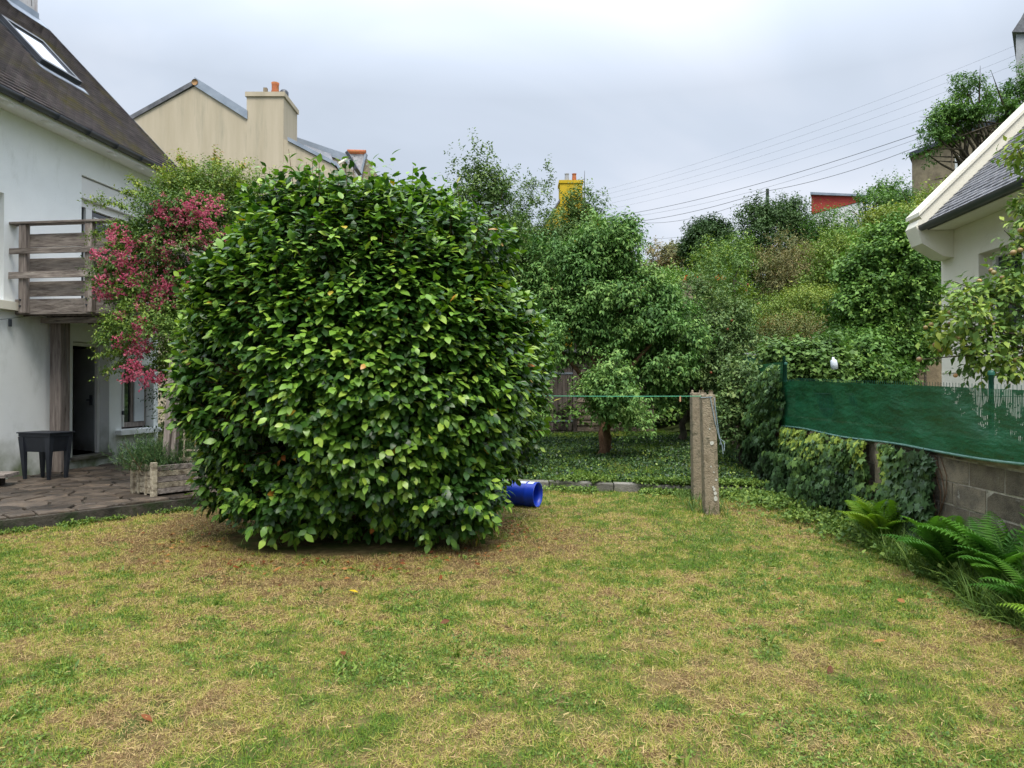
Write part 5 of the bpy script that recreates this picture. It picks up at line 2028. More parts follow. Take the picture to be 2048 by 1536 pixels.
slate_field('slate_course', rroof, M['rslate'], -12.2, -.33, rEX, rEZ, 1, RP, 6.0, .20, .10, seed=8, lift=.019, thick=.004)
mb = MB()
mb.box(-.36, -.002, -12, -.34, 4.015, 4.04)
mb.build('soffit', M['cream'], rhs)
mb = MB()
prof = [(-.47 + .06 * math.cos(math.pi + math.pi * k / 8), 4.075 + .07 * math.sin(math.pi + math.pi * k / 8)) for k in range(9)]
prof += [(p[0], p[1] + .004) for p in prof[::-1]]
vs = [(px, yy, pz) for yy in (-12, -.335) for px, pz in prof]
m_n = len(prof)
mb.add(vs, [(k, k + 1, m_n + k + 1, m_n + k) for k in range(m_n - 1)] + [tuple(range(9)), tuple(m_n + k for k in range(9))])
mb.build('gutter', M['gutter'], rhs, smooth=True)
# raised gable parapet with kneeler
mb = MB()
sl2 = lambda t, h: (rEX + t * math.cos(RP) - h * math.sin(RP), -.32, rEZ + t * math.sin(RP) + h * math.cos(RP))
mb.prism([sl2(-.0, -.1), sl2(6.0, -.1), sl2(6.0, .16), sl2(.04, .16)], (0, .36, 0))
mb.build('parapet', M['cream'], rhs)
mb = MB()
s3 = lambda t, h: (rEX + t * math.cos(RP) - h * math.sin(RP), -.355, rEZ + t * math.sin(RP) + h * math.cos(RP))
mb.prism([s3(.02, .162), s3(6.05, .162), s3(6.05, .205), s3(.06, .205)], (0, .42, 0))
mb.build('coping', M['cream'], rhs)
mb = MB()
mb.prism([(-.003, -.318, 3.60), (-.003, -.318, 4.22), (-.50, -.318, 4.18), (-.55, -.318, 4.08), (-.46, -.318, 3.82), (-.15, -.318, 3.62)], (0, .34, 0))
mb.build('kneeler', M['cream'], rhs)

# lattice and stone wall between, grey wall behind
sw = thing('stone_garden_wall', 'rough brown stone wall low between the hazel and the cream house', 'wall', (9.05, 17.0, .3))
mb = MB()
mb.box(-.2, 3.8, 0, .4, 0, 2.05)
mb.build('masonry', M['stonewall'], sw)
lt = thing('brown_lattice', 'small brown wooden lattice panel above the green windscreen', 'trellis', (8.1, 14.7, .6))
lt.location = (at(1800, 0, 16.6)[0], 16.6, 0)
lw_ = (1848 - 1800) / F * 16.6
for q in range(5):
    mb = MB()
    xx = q * lw_ / 4
    wd = .05 if q == 4 else .015
    mb.box(xx, xx + wd, -.02, .0, .3, at(0, 722, 16.6)[2])
    mb.build('slat', M['wood_shed'], lt)
for q in range(12):
    mb = MB()
    z0_ = .75 + q * .14
    mb.box(-.02, lw_ + .05, .001, .016, z0_, z0_ + .016)
    mb.build('slat', M['wood_shed'], lt)
gw = thing('grey_panel_wall', 'long low grey topped wall behind the vines at the foot of the bank', 'wall', at(1490, 0, 18)[:2] + (.6,))
mb = MB()
z1_ = at(0, 706, 18)[2] - .6
mb.box(0, 4.6, 0, .15, 0, z1_ - .06)
mb.build('panel', M['green_metal'], gw)
mb = MB()
mb.box(-.02, 4.62, -.04, .2, z1_ - .06, z1_)
mb.build('coping', M['grey'], gw)
fw = thing('flower_box_wall', 'small concrete wall with orange red flowers among the apple branches', 'wall', at(1388, 0, 24)[:2] + (1,))
fo = tuple(fw.location)
mb = MB(off=fo)
mb.prism([at(1366, 900, 24), at(1420, 900, 24), at(1420, 560, 24), at(1366, 560, 24)], (0, .3, 0))
mb.build('wall', M['concrete'], fw)
r = np.random.default_rng(5)
for xx in (1374, 1386, 1392, 1436, 1448):
    o_ = np.array(at(xx, 555, 23.9))
    n_ = 26
    d_2 = rand_dir(r, n_)
    leaves('flower', o_ + d_2 * .05, d_2, rand_dir(r, n_), .05, .05, T_DIA, M['geranium'], r.random(n_), fw, fo)

# bird scarer bottle
bt = thing('hanging_bottle', 'cut silvery plastic bottle hanging as a bird scarer above the fence', 'bottle', at(1668, 727, 12.5))
bt.rotation_euler = (0, R(-8), 0)
mb = MB()
mb.lathe([(.001, .115), (.02, .11), (.022, .08), (.055, .05), (.06, -.02), (.055, -.10), (.04, -.105)], n=14)
bmat = mat('clear_plastic', (.55, .62, .68), (.75, .80, .85), scale=30, rough=.2, bump=.6, bscale=40, spec=.9)
mb.build('body', bmat, bt, smooth=True)
mb = MB()
mb.tube([(0, 0, .11), (-.01, 0, .5)], .003, 4)
mb.build('string', M['wire'], bt)

# ================================================================ poles and cables
up1 = thing('utility_pole', 'grey green utility pole standing above the hilltop bushes', 'utility pole', (at(1536, 0, 40)[0], 40, float(gh(14, 40))))
mb = MB()
hz = at(0, 377, 40)[2] - up1.location.z
mb.tube([(0, 0, -.3), (0, 0, hz)], [.11, .085], 10)
mb.build('pole', mat('pole_green', (.20, .25, .21), (.27, .31, .28)), up1, smooth=True)
mb = MB()
mb.box(-.03, .03, -.2, .2, hz - .3, hz - .22)
mb.build('bracket', M['gutter'], up1)
up2 = thing('utility_pole', 'second shorter pole sticking out of the bushes right of the red building', 'utility pole', (at(1785, 0, 38)[0], 38, float(gh(20, 38))))
hz2 = at(0, 372, 38)[2] - up2.location.z
mb = MB()
mb.tube([(0, 0, -.3), (0, 0, hz2)], [.14, .12], 10)
mb.build('pole', MATS['pole_green'], up2, smooth=True)


def cable(label, a, b, sag, rad, group=None):
    a, b = Vector(a), Vector(b)
    o = MB(off=a)
    o.tube([a.lerp(b, t / 24) - Vector((0, 0, sag * 4 * (t / 24) * (1 - t / 24))) for t in range(25)], rad, 5)
    x = o.build('overhead_cable', M['wire'])
    x.location = a
    tag(x, label, 'cable', group)


top_w = [((1190, 384), (2060, 78)), ((1200, 391), (2060, 98)), ((1205, 400), (2060, 117)), ((1212, 408), (2060, 140)), ((1218, 418), (2060, 160))]
names = ['highest', 'second highest', 'middle', 'second lowest', 'lowest']
for i_, ((x0, y0), (x1, y1)) in enumerate(top_w):
    cable('%s of the five faint parallel wires crossing the sky at right' % names[i_], at(x0, y0, 90), at(x1, y1, 60), .9, .008, 'parallel overhead wires')
cable('dark cable slung above the utility pole towards the brown house', at(1215, 434, 60), at(1850, 262, 36), .5, .016)
cable('thin cable just under the upper dark one over the hilltop', at(1270, 432, 60), at(1850, 272, 36), .5, .008)
pt_ = at(1536, 381, 39.9)
cable('cable from the distance to the left side of the utility pole', at(1230, 446, 60), pt_, .35, .016)
cable('cable hanging slightly lower on the left of the utility pole', at(1215, 434, 60), at(1536, 385, 39.9), 1.0, .012)
cable('dark cable from the utility pole up to the brown house', pt_, at(1850, 287, 36), .25, .014)
cable('lowest faint cable above the round dark tree', at(1280, 478, 60), at(1500, 452, 45), .2, .01)

# ================================================================ trees and shrubs
def upright(boxes_spr):
    """adds feathery upright shoots that stand out of the crown: (x, y_bottom, y_top, Y)"""
    def f(r, P, D, cr):
        ps, ds = [], []
        for x, yb_, yt_, Y in boxes_spr:
            a, b = np.array(at(x, yb_, Y)), np.array(at(x + r.normal() * 4, yt_, Y))
            n = int(np.linalg.norm(b - a) / .05)
            for j in range(n):
                t = j / n
                ps.append(a + (b - a) * t + r.normal(size=3) * .04)
                ds.append(np.array([0, 0, .8]) + r.normal(size=3) * .7)
        if not ps:
            return P, D, cr
        return np.concatenate([P, ps]), np.concatenate([D, unit(np.array(ds))]), np.concatenate([cr, np.full(len(ps), .7)])
    return f


tree('plum_tree', 'tall loose plum tree with upright leafy shoots behind the camellia', 'tree', 15.5,
     [(905, 350, 1040, 560), (930, 330, 1000, 450), (880, 430, 1060, 640)], M['plum'], n=5200, k=6, leaf=.078, sl=.18, rc=.30, nclump=80, seed=101, tr=.09,
     base=(-.5, 15.5), upb=.6,
     extra=upright([(905, 400, 300, 15.4), (930, 400, 298, 15.4), (950, 380, 268, 15.4), (972, 400, 285, 15.4), (982, 390, 295, 15.5), (1000, 420, 325, 15.5), (955, 360, 278, 15.5), (925, 400, 330, 15.4), (1020, 440, 345, 15.5)]))
tree('elder_tree', 'thin airy fruit tree with bare twigs left of the yellow chimney', 'tree', 18,
     [(1030, 370, 1110, 520), (1020, 400, 1100, 600)], M['plum'], n=1700, k=6, leaf=.075, sl=.2, rc=.25, nclump=46, seed=102, tr=.06, base=(.6, 18), upb=.5,
     extra=upright([(1040, 400, 335, 18), (1065, 400, 340, 18), (1098, 420, 320, 18), (1101, 380, 322, 18), (1085, 400, 355, 18)]))
tree('cherry_tree', 'leafy cherry tree growing in front of the yellow house', 'tree', 19.5,
     [(1095, 420, 1240, 620), (1140, 388, 1190, 440), (1090, 500, 1200, 660), (1080, 440, 1160, 540)], M['plum'], n=5200, k=6, leaf=.085, sl=.2, rc=.3, nclump=110, seed=103, tr=.08, base=(1.8, 19.5),
     extra=upright([(1180, 420, 370, 19.5), (1210, 450, 395, 19.5), (1165, 410, 372, 19.5), (1130, 440, 392, 19.5), (1145, 440, 380, 19.5), (1156, 440, 376, 19.5)]))
pear_r = tree('pear_tree', 'big pear tree with drooping leaves left of the concrete posts', 'tree', 15.2,
              [(1050, 560, 1180, 735), (1130, 480, 1260, 700), (1160, 440, 1230, 540), (1210, 520, 1330, 720), (1060, 470, 1160, 620), (1240, 600, 1390, 800), (1215, 450, 1280, 520)],
              M['pear'], n=9000, k=7, leaf=.098, ratio=.46, sl=.22, rc=.34, nclump=140, droop=.7, seed=104, tr=.12, wood='twig', base=(2.02, 15.2), split=.38,
              fruit=(40, .028, M['apple_m']),
              extra=upright([(1262, 480, 428, 15), (1270, 500, 440, 15), (1250, 470, 430, 15)]))
tree('young_pear_tree', 'bright low pear foliage hanging over the dark lawn in front of the shed', 'tree', 13.9,
     [(1165, 745, 1290, 830), (1190, 715, 1250, 780), (1255, 800, 1302, 880)], M['pear'], n=1500, k=7, leaf=.085, ratio=.46, sl=.16, rc=.22, nclump=46, droop=.7, seed=105,
     tr=.10, base=(1.86, 14.6), wood='twig', rbias=.10, split=.75, heads=6)
tree('left_pear_bush', 'fruit tree boughs reaching out between the camellia and the shed', 'tree', 13.0,
     [(1030, 640, 1105, 755), (1015, 700, 1075, 880)], M['pear'], n=1500, k=7, leaf=.08, ratio=.46, sl=.16, rc=.25, nclump=50, droop=.6, seed=106, tr=.06, base=(.1, 13.4), rbias=.12)
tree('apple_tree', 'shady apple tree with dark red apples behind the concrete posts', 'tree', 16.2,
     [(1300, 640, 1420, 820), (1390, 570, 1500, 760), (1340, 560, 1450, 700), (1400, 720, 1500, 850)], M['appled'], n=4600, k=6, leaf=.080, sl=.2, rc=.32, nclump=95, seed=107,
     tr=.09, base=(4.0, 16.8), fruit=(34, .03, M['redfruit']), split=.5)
tree('small_apple_tree', 'sparse pale apple tree against the bank with fruit on thin branches', 'tree', 18.5,
     [(1385, 490, 1500, 640), (1400, 560, 1520, 680), (1330, 560, 1440, 640)], M['apple'], n=1700, k=6, leaf=.075, sl=.22, rc=.3, nclump=70, seed=108, tr=.07, base=(5.3, 18.4),
     fruit=(16, .035, M['redfruit']), extra=upright([(1410, 520, 470, 18.4), (1450, 520, 480, 18.4)]))
tree('laurel_bush', 'dark evergreen bush filling the shade behind the pear trees', 'bush', 20.5,
     [(1080, 620, 1240, 850), (1220, 640, 1420, 880), (1380, 660, 1500, 850)], M['darkleaf'], n=6000, k=6, leaf=.11, sl=.25, rc=.5, nclump=150, seed=109, tr=.1, base=(3.6, 20.9), shell=.3)
tree('round_evergreen', 'round dark evergreen tree standing on the skyline left of the pole', 'tree', 34,
     [(1372, 442, 1462, 540)], M['darkleaf'], n=3000, k=6, leaf=.15, sl=.3, rc=.42, nclump=60, seed=110, tr=.16, shell=.35)
tree('distant_oak', 'pale brownish tree farthest off on the skyline behind the apple tree', 'tree', 44,
     [(1296, 488, 1396, 590), (1270, 515, 1340, 620)], M['olive'], n=2600, k=6, leaf=.18, sl=.4, rc=.6, nclump=60, seed=111, tr=.2, shell=.35)
tree('grey_willow', 'greyish green shrub below the distant brownish tree', 'bush', 38,
     [(1300, 545, 1420, 620), (1400, 520, 1480, 600)], M['hazel'], n=2400, k=6, leaf=.16, sl=.4, rc=.55, nclump=60, seed=127, tr=.1, shell=.35)
tree('hawthorn', 'dark green hawthorn around the foot of the utility pole', 'tree', 31,
     [(1475, 425, 1620, 540), (1490, 405, 1540, 470), (1560, 400, 1620, 480)], M['darkleaf'], n=4200, k=6, leaf=.12, sl=.35, rc=.45, nclump=90, seed=112, tr=.14, shell=.35, rbias=.25,
     extra=upright([(1500, 440, 398, 31), (1512, 440, 405, 31), (1560, 440, 395, 31), (1570, 430, 390, 31), (1605, 430, 392, 31), (1590, 430, 400, 31)]))
tree('privet_hedge', 'green hedge shrub climbing the slope below the red building', 'bush', 29,
     [(1600, 425, 1730, 560), (1690, 385, 1850, 520), (1735, 370, 1820, 450)], M['hazel'], n=5200, k=6, leaf=.11, sl=.35, rc=.45, nclump=110, seed=113, tr=.12, shell=.35, rbias=-.05,
     extra=upright([(1745, 410, 372, 29), (1765, 400, 365, 29), (1790, 400, 362, 29), (1812, 410, 380, 29), (1720, 420, 388, 29)]))
tree('buddleia', 'brownish buddleia with faded pink flower spikes in the middle of the bank', 'bush', 24,
     [(1515, 480, 1640, 600), (1530, 520, 1670, 640)], M['olive'], n=2600, k=7, leaf=.10, ratio=.3, sl=.35, rc=.4, nclump=80, seed=114, tr=.08, shell=.3)
tree('hillside_shrub', 'loose bright green shrub left of the brownish buddleia', 'bush', 25,
     [(1420, 480, 1530, 620), (1400, 520, 1500, 690)], M['apple'], n=3400, k=6, leaf=.10, sl=.35, rc=.45, nclump=90, seed=115, tr=.08, shell=.35, rbias=-.1)
tree('elder_shrub', 'yellow green elder shrub between the buddleia and the big hazel', 'bush', 21.5,
     [(1630, 460, 1740, 600), (1600, 540, 1720, 660)], M['lime'], n=2600, k=6, leaf=.10, sl=.3, rc=.4, nclump=80, seed=116, tr=.08, shell=.35, rbias=-.25)
tree('spiraea_bush', 'golden green bush with small red flowers below the buddleia', 'bush', 20,
     [(1530, 580, 1680, 680)], M['lime'], n=2800, k=6, leaf=.07, sl=.25, rc=.3, nclump=70, seed=117, tr=.06, shell=.4, rbias=-.12, fruit=(14, .05, M['redfruit']))
tree('fuchsia_bush', 'reddish brown fuchsia hedge low on the bank above the vine', 'bush', 18.3,
     [(1500, 640, 1690, 740)], M['fuchsia'], n=4200, k=7, leaf=.055, sl=.25, rc=.3, nclump=110, seed=118, tr=.06, shell=.4)
tree('hazel_tree', 'big dense hazel tree left of the cream house', 'tree', 16,
     [(1665, 520, 1790, 740), (1760, 500, 1890, 770), (1700, 450, 1860, 620), (1660, 600, 1800, 790), (1790, 620, 1885, 715), (1680, 680, 1800, 800, 15)], M['hazel'], n=10500, k=6, leaf=.09, ratio=.7, sl=.2, rc=.30,
     nclump=190, seed=119, tr=.14, base=(8.2, 16.4), shell=.55)
tree('golden_shrub', 'yellow green shrub crowning the top of the hazel by the brown house', 'bush', 20,
     [(1740, 425, 1830, 480), (1800, 410, 1890, 470), (1850, 370, 1900, 440)], M['lime'], n=2200, k=6, leaf=.09, sl=.25, rc=.3, nclump=60, seed=120, tr=.07, shell=.35)
tree('grape_vine', 'broad leaved vine spilling over the grey wall behind the windscreen', 'vine', 14.2,
     [(1510, 695, 1600, 770), (1590, 690, 1700, 790), (1530, 700, 1660, 760)], M['vine'], n=2000, k=6, leaf=.10, ratio=.9, sl=.2, rc=.24, nclump=60, seed=121, tr=.04, base=(6.0, 14.2), shell=.35, tmpl=T_MID)
tree('bramble_bush', 'leafy bramble at the foot of the tall back wall', 'bush', 12.8,
     [(1440, 800, 1520, 890), (1455, 730, 1530, 830)], M['appled'], n=1300, k=6, leaf=.075, ratio=.6, sl=.16, rc=.2, nclump=40, seed=122, tr=.03, base=(4.15, 12.9), rbias=.15)
tree('open_oak', 'tall open crowned tree with tufted foliage in front of the brown house', 'tree', 24,
     [(1905, 150, 1985, 260), (1862, 200, 1950, 285), (1990, 100, 2080, 230), (1985, 200, 2060, 300), (1832, 288, 1872, 330), (1852, 235, 1915, 300), (2040, 120, 2160, 330)],
     M['hazel'], n=3300, k=7, leaf=.10, sl=.22, rc=.36, nclump=60, seed=123, tr=.17, base=(17.6, 24.5), shell=.35, heads=40, split=.35, rbias=-.12)
tree('bank_bush', 'shrubs along the foot of the brown stone house', 'bush', 27,
     [(1830, 400, 1960, 480), (1790, 430, 1900, 520)], M['hazel'], n=2400, k=6, leaf=.1, sl=.3, rc=.4, nclump=70, seed=124, tr=.08, shell=.35, rbias=-.1)
tree('leafy_tree', 'dense dark tree between the camellia and the pear tree', 'tree', 18.5,
     [(960, 440, 1080, 640), (900, 480, 1020, 700)], M['plum'], n=4200, k=6, leaf=.08, sl=.22, rc=.38, nclump=110, seed=125, tr=.12, base=(-.6, 18.4), shell=.4, rbias=-.15)
tree('added_shade_shrub', 'dark shrub added to darken the gap behind the lattice trellis and timber post', 'bush', 13.2,
     [(335, 600, 480, 800), (330, 740, 470, 935)], M['darkleaf'], n=1500, k=6, leaf=.07, sl=.18, rc=.25, nclump=50, seed=128, tr=.04, shell=.3)  # shrub put in so that the gap behind the trellis reads as shade
tree('red_creeper', 'rusty red creeper on the small house right of the yellow gable', 'creeper', 40,
     [(1226, 482, 1262, 512)], M['redleaf'], n=500, k=5, leaf=.12, sl=.2, rc=.25, nclump=16, seed=126, tr=.05, rbias=.4)

# apple tree on the far side of the fence, boughs in the frame at right
at_r = np.random.default_rng(131)
ab = (5.5, 6.2, .3)
apt = thing('apple_bough_tree', 'apple tree with yellow green leaves and ripening apples over the green windscreen', 'tree', ab)
ablobs = [boxblob(b[:4], b[4], b[5]) for b in [(1930, 540, 2120, 700, 6.3, .4), (1850, 600, 1990, 690, 6.1, .25), (1990, 440, 2140, 600, 6.4, .35), (1900, 670, 2060, 750, 6.2, .25),
                                               (1838, 640, 1900, 745, 6.1, .12), (2060, 480, 2400, 760, 6.4, .7), (2020, 278, 2110, 310, 6.4, .15), (2030, 330, 2400, 480, 6.4, .6), (1960, 720, 2030, 770, 6.2, .15)]]
P, D, cr, cc = crown(at_r, ablobs, 170, .12, 2900, .2, .1)
lp, la, ln, ll, lw = shoot_leaves(at_r, P, D, 5, .13, .074, .35, .6, ratio=.54)
leaves('crown', lp, la, ln, ll, lw, T_MID, M['apple'], np.clip(np.tile(cr, 5) * .4 + at_r.random(len(lp)) * .55, 0, 1), apt, ab, smooth=True)
mb = MB(off=ab)
mb.tube([(5.5, 6.2, .1), (5.5, 6.2, 1.0), (5.3, 6.2, 1.7)], [.12, .10, .08], 8)
for (px, py, Yd) in ((1860, 650, 6.1), (1960, 600, 6.2), (1930, 700, 6.1), (2010, 460, 6.4), (2050, 750, 6.2), (2080, 560, 6.4), (1835, 720, 6.1), (2040, 300, 6.4), (1900, 560, 6.2)):
    e_ = Vector(at(px, py, Yd))
    s_ = Vector((5.3, 6.2, 1.7))
    mb.tube([s_, s_.lerp(e_, .35) + Vector((0, 0, .18)), s_.lerp(e_, .7) + Vector((0, 0, .10)), e_], [.028, .015, .008, .003], 5)
for i in range(0, len(P), 9):
    c_ = cc[np.argmin(((cc - P[i]) ** 2).sum(1))]
    mb.tube([c_, P[i], P[i] + D[i] * .12], [.004, .003, .002], 4, caps=False)
mb.build('trunk', M['bark'], apt, smooth=True)
apm = sphere_mesh('apple', .024, M['apple_m'], 12, 8, .92)
for (px, py) in [(1960, 562), (1981, 610), (1990, 650), (1993, 623), (1991, 656), (1946, 607), (1900, 626), (1863, 649), (1852, 655), (1911, 675), (1918, 677), (1881, 700), (1839, 719), (2026, 580),
                 (2005, 555), (2043, 460), (1989, 545), (1983, 540), (1992, 702), (1985, 690), (1970, 694), (1937, 695), (1935, 700), (2030, 720), (2040, 715), (1911, 751), (1996, 738), (2005, 700), (1900, 648),
                 (2028, 505), (2042, 500), (1872, 690)]:
    o = link('apple', apm, apt)
    o.location = Vector(at(px, py, 6.05 + at_r.random() * .25)) - Vector(ab)
    s = at_r.uniform(.75, 1.15)
    o.scale = (s, s, s)
    o.rotation_euler = (at_r.normal() * .3, at_r.normal() * .3, at_r.random() * 6)

# bank undergrowth, one mass
r = np.random.default_rng(141)
n = 26000
x = r.uniform(-2, 30, n)
y = 18.6 + 24 * r.random(n) ** 1.3
P = np.stack([x, y, gh(x, y) + .15 + .5 * r.random(n) + .8 * np.clip(fbm(x, y, 3, 90) - .4, 0, 1)], 1)
D = unit(np.stack([r.normal(size=n), r.normal(size=n) - .6, 1.0 + r.random(n)], 1))
lp, la, ln, ll, lw = shoot_leaves(r, P, D, 3, .3, .13, .3, .5, ratio=.6)
o = leaves('undergrowth', lp, la, ln, ll, lw, T_DIA, M['hazel'], np.clip(.5 * r.random(len(lp)) + .5 * np.tile(fbm(x, y, 2.5, 93), 3), 0, 1))
tag(o, 'tangled green undergrowth covering the bank', 'undergrowth', None, 'stuff')


# ================================================================ ferns
def fern(label, base, nfr, length, m, seed, az0=0, az1=360, rise=1.0, group='ferns at the foot of the block wall'):
    r = np.random.default_rng(seed)
    root = thing('fern', label, 'fern', base, 0, group)
    for i in range(nfr):
        az = R(az0 + (az1 - az0) * (i + .5) / nfr + r.normal() * 10)
        L_ = length * r.uniform(.7, 1.1)
        hd = np.array([math.cos(az), math.sin(az), 0])
        el = R(r.uniform(55, 82)) * rise
        pts, tang = [], []
        p = np.zeros(3)
        ns = 24
        for j in range(ns + 1):
            t = j / ns
            a = el - R(78) * t ** 1.5 * r.uniform(.98, 1.02)
            dv_ = hd * math.cos(a) + np.array([0, 0, math.sin(a)])
            pts.append(p.copy())
            tang.append(dv_)
            p = p + dv_ * L_ / ns
        pts, tang = np.array(pts), np.array(tang)
        side = unit(np.cross(tang, np.array([0, 0, 1.])))
        nrm = np.cross(side, tang)
        PP, AA, NN, LL = [], [], [], []
        for j in range(4, ns + 1):
            t = j / ns
            wl = L_ * .22 * (math.sin(math.pi * min(1, (t - .08) * 1.0) ** .75) + .04)
            for s in (-1, 1):
                PP.append(pts[j])
                AA.append(side[j] * s + tang[j] * .42 - nrm[j] * .12)
                NN.append(nrm[j] + r.normal(size=3) * .08)
                LL.append(wl)
        # each pinna carries small teeth: four leaflet pairs
        qP, qA, qN, qL = [], [], [], []
        for a_i, (pp, aa, nn, l_) in enumerate(zip(PP, AA, NN, LL)):
            aa = aa / np.linalg.norm(aa)
            sd = np.cross(nn, aa)
            for u in range(5):
                f_ = (u + .4) / 5
                for s in (-1, 1):
                    qP.append(pp + aa * l_ * f_ - nn * l_ * .18 * f_ * f_)
                    qA.append(sd * s * .9 + aa * .55)
                    qN.append(nn)
                    qL.append(l_ * .13 * (1.05 - f_))
        V1, T1 = leaf_geo(np.array(PP), np.array(AA), np.array(NN), np.array(LL), np.array(LL) * .16, T_DIA)
        V2, T2 = leaf_geo(np.array(qP), np.array(qA), np.array(qN), np.array(qL), np.array(qL) * .55, T_DIA)
        mbs = MB()
        mbs.tube([tuple(q) for q in pts[::3]], [.0045 * (1 - .8 * k_ / 9) for k_ in range(len(pts[::3]))], 4, caps=False)
        V3 = np.array([tuple(q) for q in mbs.v])
        T3 = np.array([(f_[0], f_[1], f_[2]) for f_ in mbs.f] + [(f_[0], f_[2], f_[3]) for f_ in mbs.f])
        V = np.concatenate([V1, V2, V3])
        T = np.concatenate([T1, T2 + len(V1), T3 + len(V1) + len(V2)])
        rn = np.full(len(V), r.random() * .7) + r.random(len(V)) * .2
        rn[len(V1) + len(V2):] = .2
        link('frond', tri_mesh('frond', V, T, m, rn.clip(0, 1)), root)


fern('yellow green fern in front of the ivy, farthest along the wall', (3.72, 7.15, 0), 28, .66, M['fern_y'], 151, rise=1.12)
fern('mid green fern at the corner where the ivy ends', (3.62, 5.95, 0), 28, .68, M['fern'], 152, rise=1.15)
fern('tallest dark green fern against the bare block wall', (3.70, 5.35, 0), 30, .80, M['fern'], 153, rise=1.2)
fern('low fern half hidden at the right edge below the wall', (3.62, 4.85, 0), 18, .52, M['fern'], 154)
fern('bright green fern nearest the camera at the right edge', (3.42, 4.25, 0), 20, .50, M['fern_y'], 155)
# thick upright unfurling stem
us = thing('thick_stemmed_plant', 'single thick pale green stem rising against the block wall at right', 'plant', (3.62, 5.05, 0))
mb = MB()
mb.tube([(0, 0, 0), (.01, 0, .3), (.03, -.01, .55), (.07, -.02, .75), (.09, -.02, .80)], [.014, .016, .018, .02, .012], 8)
mb.build('stem', M['stem'], us, smooth=True)
r = np.random.default_rng(7)
n = 90
t = r.random(n)
P = np.stack([.03 * t + .04 * t ** 3, -.01 * t, .15 + .66 * t], 1)
A = unit(np.stack([r.normal(size=n), r.normal(size=n), .9 + 0 * t], 1))
leaves('leaflets', P, A, rand_dir(r, n), .07, .02, T_DIA, M['fern'], .6 + .4 * r.random(n), us)

# ================================================================ grass and ground plants
GR = np.random.default_rng(201)


def inside_terrace(x, y):
    c = np.ones(len(x), bool)
    for i in range(len(poly_t)):
        a, b = poly_t[i], poly_t[(i + 1) % len(poly_t)]
        c &= ((x - a[0]) * (b[1] - a[1]) - (y - a[1]) * (b[0] - a[0])) <= 0
    return c


def grass(name, label, x0, x1, y0, y1, n, hgt, wid, seed, dry_fn, zfn, lying=.5, keepfn=None, m='blade', tmpl=T_NEED):
    r = np.random.default_rng(seed)
    x = r.uniform(x0, x1, n)
    y = y0 + (y1 - y0) * r.random(n)
    inview = np.abs(x) < (.7216 * y + 1.1)
    ok = inview
    if keepfn is not None:
        ok &= keepfn(x, y)
    ok &= fbm(x, y, .10, seed + 950, 2) + .45 * r.random(n) > .46
    x, y = x[ok], y[ok]
    n = len(x)
    dry = dry_fn(x, y)
    u = r.random(n)
    d_ = np.clip(dry + (u - .5) * .75, 0, 1)
    h = hgt * (.45 + .9 * r.random(n)) * (.45 + 1.1 * fbm(x, y, .16, seed + 900, 3))
    el = np.where(r.random(n) < lying + .35 * (d_ > .55), r.uniform(.03, .45, n), r.uniform(.55, 1.35, n))
    az = r.random(n) * 6.283
    az += 0
    A = np.stack([np.cos(az) * np.cos(el), np.sin(az) * np.cos(el), np.sin(el)], 1)
    Nn = np.stack([-np.cos(az) * np.sin(el), -np.sin(az) * np.sin(el), np.cos(el)], 1) + r.normal(size=(n, 3)) * .35
    P = np.stack([x, y, zfn(x, y) + .001 + .008 * r.random(n) * (el < .5)], 1)
    W = wid * (.6 + .8 * r.random(n))
    o = leaves(name, P, A, Nn, h, W, tmpl, MATS['grass_blade'] if m == 'blade' else M[m], d_)
    tag(o, label, 'grass', None, 'stuff')
    return o


MATS['grass_blade'] = M['blade']


def dry_lawn(x, y):
    big_ = fbm(x, y, 1.5, 210, 4)
    sm = fbm(x, y, .32, 220, 3)
    d_ = .47 + (big_ - .5) * .45 + (sm - .5) * 1.0 + (fbm(x, y, .11, 226, 2) - .5) * 1.1
    rb_ = np.sqrt(((x + 1.74) / 2.3) ** 2 + ((y - 7.9) / 1.9) ** 2)
    d_ = d_ + .34 * np.exp(-((rb_ - 1.0).clip(0) / .22) ** 2)          # dry ring round the camellia
    d_ = d_ + .18 * sstep((-x - 2.2) / 2) * sstep((y - 6) / 2)
    d_ = d_ - .16 * sstep((x - .6) / 1.2) * sstep((y - 4.5) / 2) + .18 * sstep((x - 2.0) / 1.0) * sstep((y - 6.5) / 1.5)
    return d_.clip(0, 1)


offbush = lambda x, y: ((x + 1.74) / 1.35) ** 2 + ((y - 7.95) / 1.15) ** 2 > 1
lawnok = lambda x, y: ~inside_terrace(x, y) & (y < kerb_y(x) - .03) & (x < 3.88 + .08 * (y - 6.45)) & offbush(x, y)
grass('grass', 'short half dry lawn grass nearest the camera', -5, 5, 2.6, 4.6, 290000, .038, .0032, 301, dry_lawn, lawn_z, .45, lawnok)
grass('grass', 'patchy green and straw coloured lawn grass in the middle distance', -7, 5, 4.6, 7.4, 310000, .040, .0046, 302, dry_lawn, lawn_z, .45, lawnok)
grass('grass', 'lawn grass along the terrace and up to the kerb', -9, 5, 7.4, 11.6, 230000, .044, .0068, 303, dry_lawn, lawn_z, .42, lawnok)
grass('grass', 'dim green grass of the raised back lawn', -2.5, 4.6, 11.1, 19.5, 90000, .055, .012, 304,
      lambda x, y: (.02 + (fbm(x, y, 1.4, 230) - .5) * .9 + .14 * sstep((y - 15) / 3) * sstep((2 - x) / 1.5)).clip(0, .6), lambda x, y: gh(x, y), .35,  # low dryness puts the trees' shade into the blade colour
      lambda x, y: (y > kerb_y(x) + .1) & (x < 3.88 + .08 * (y - 6.45)))
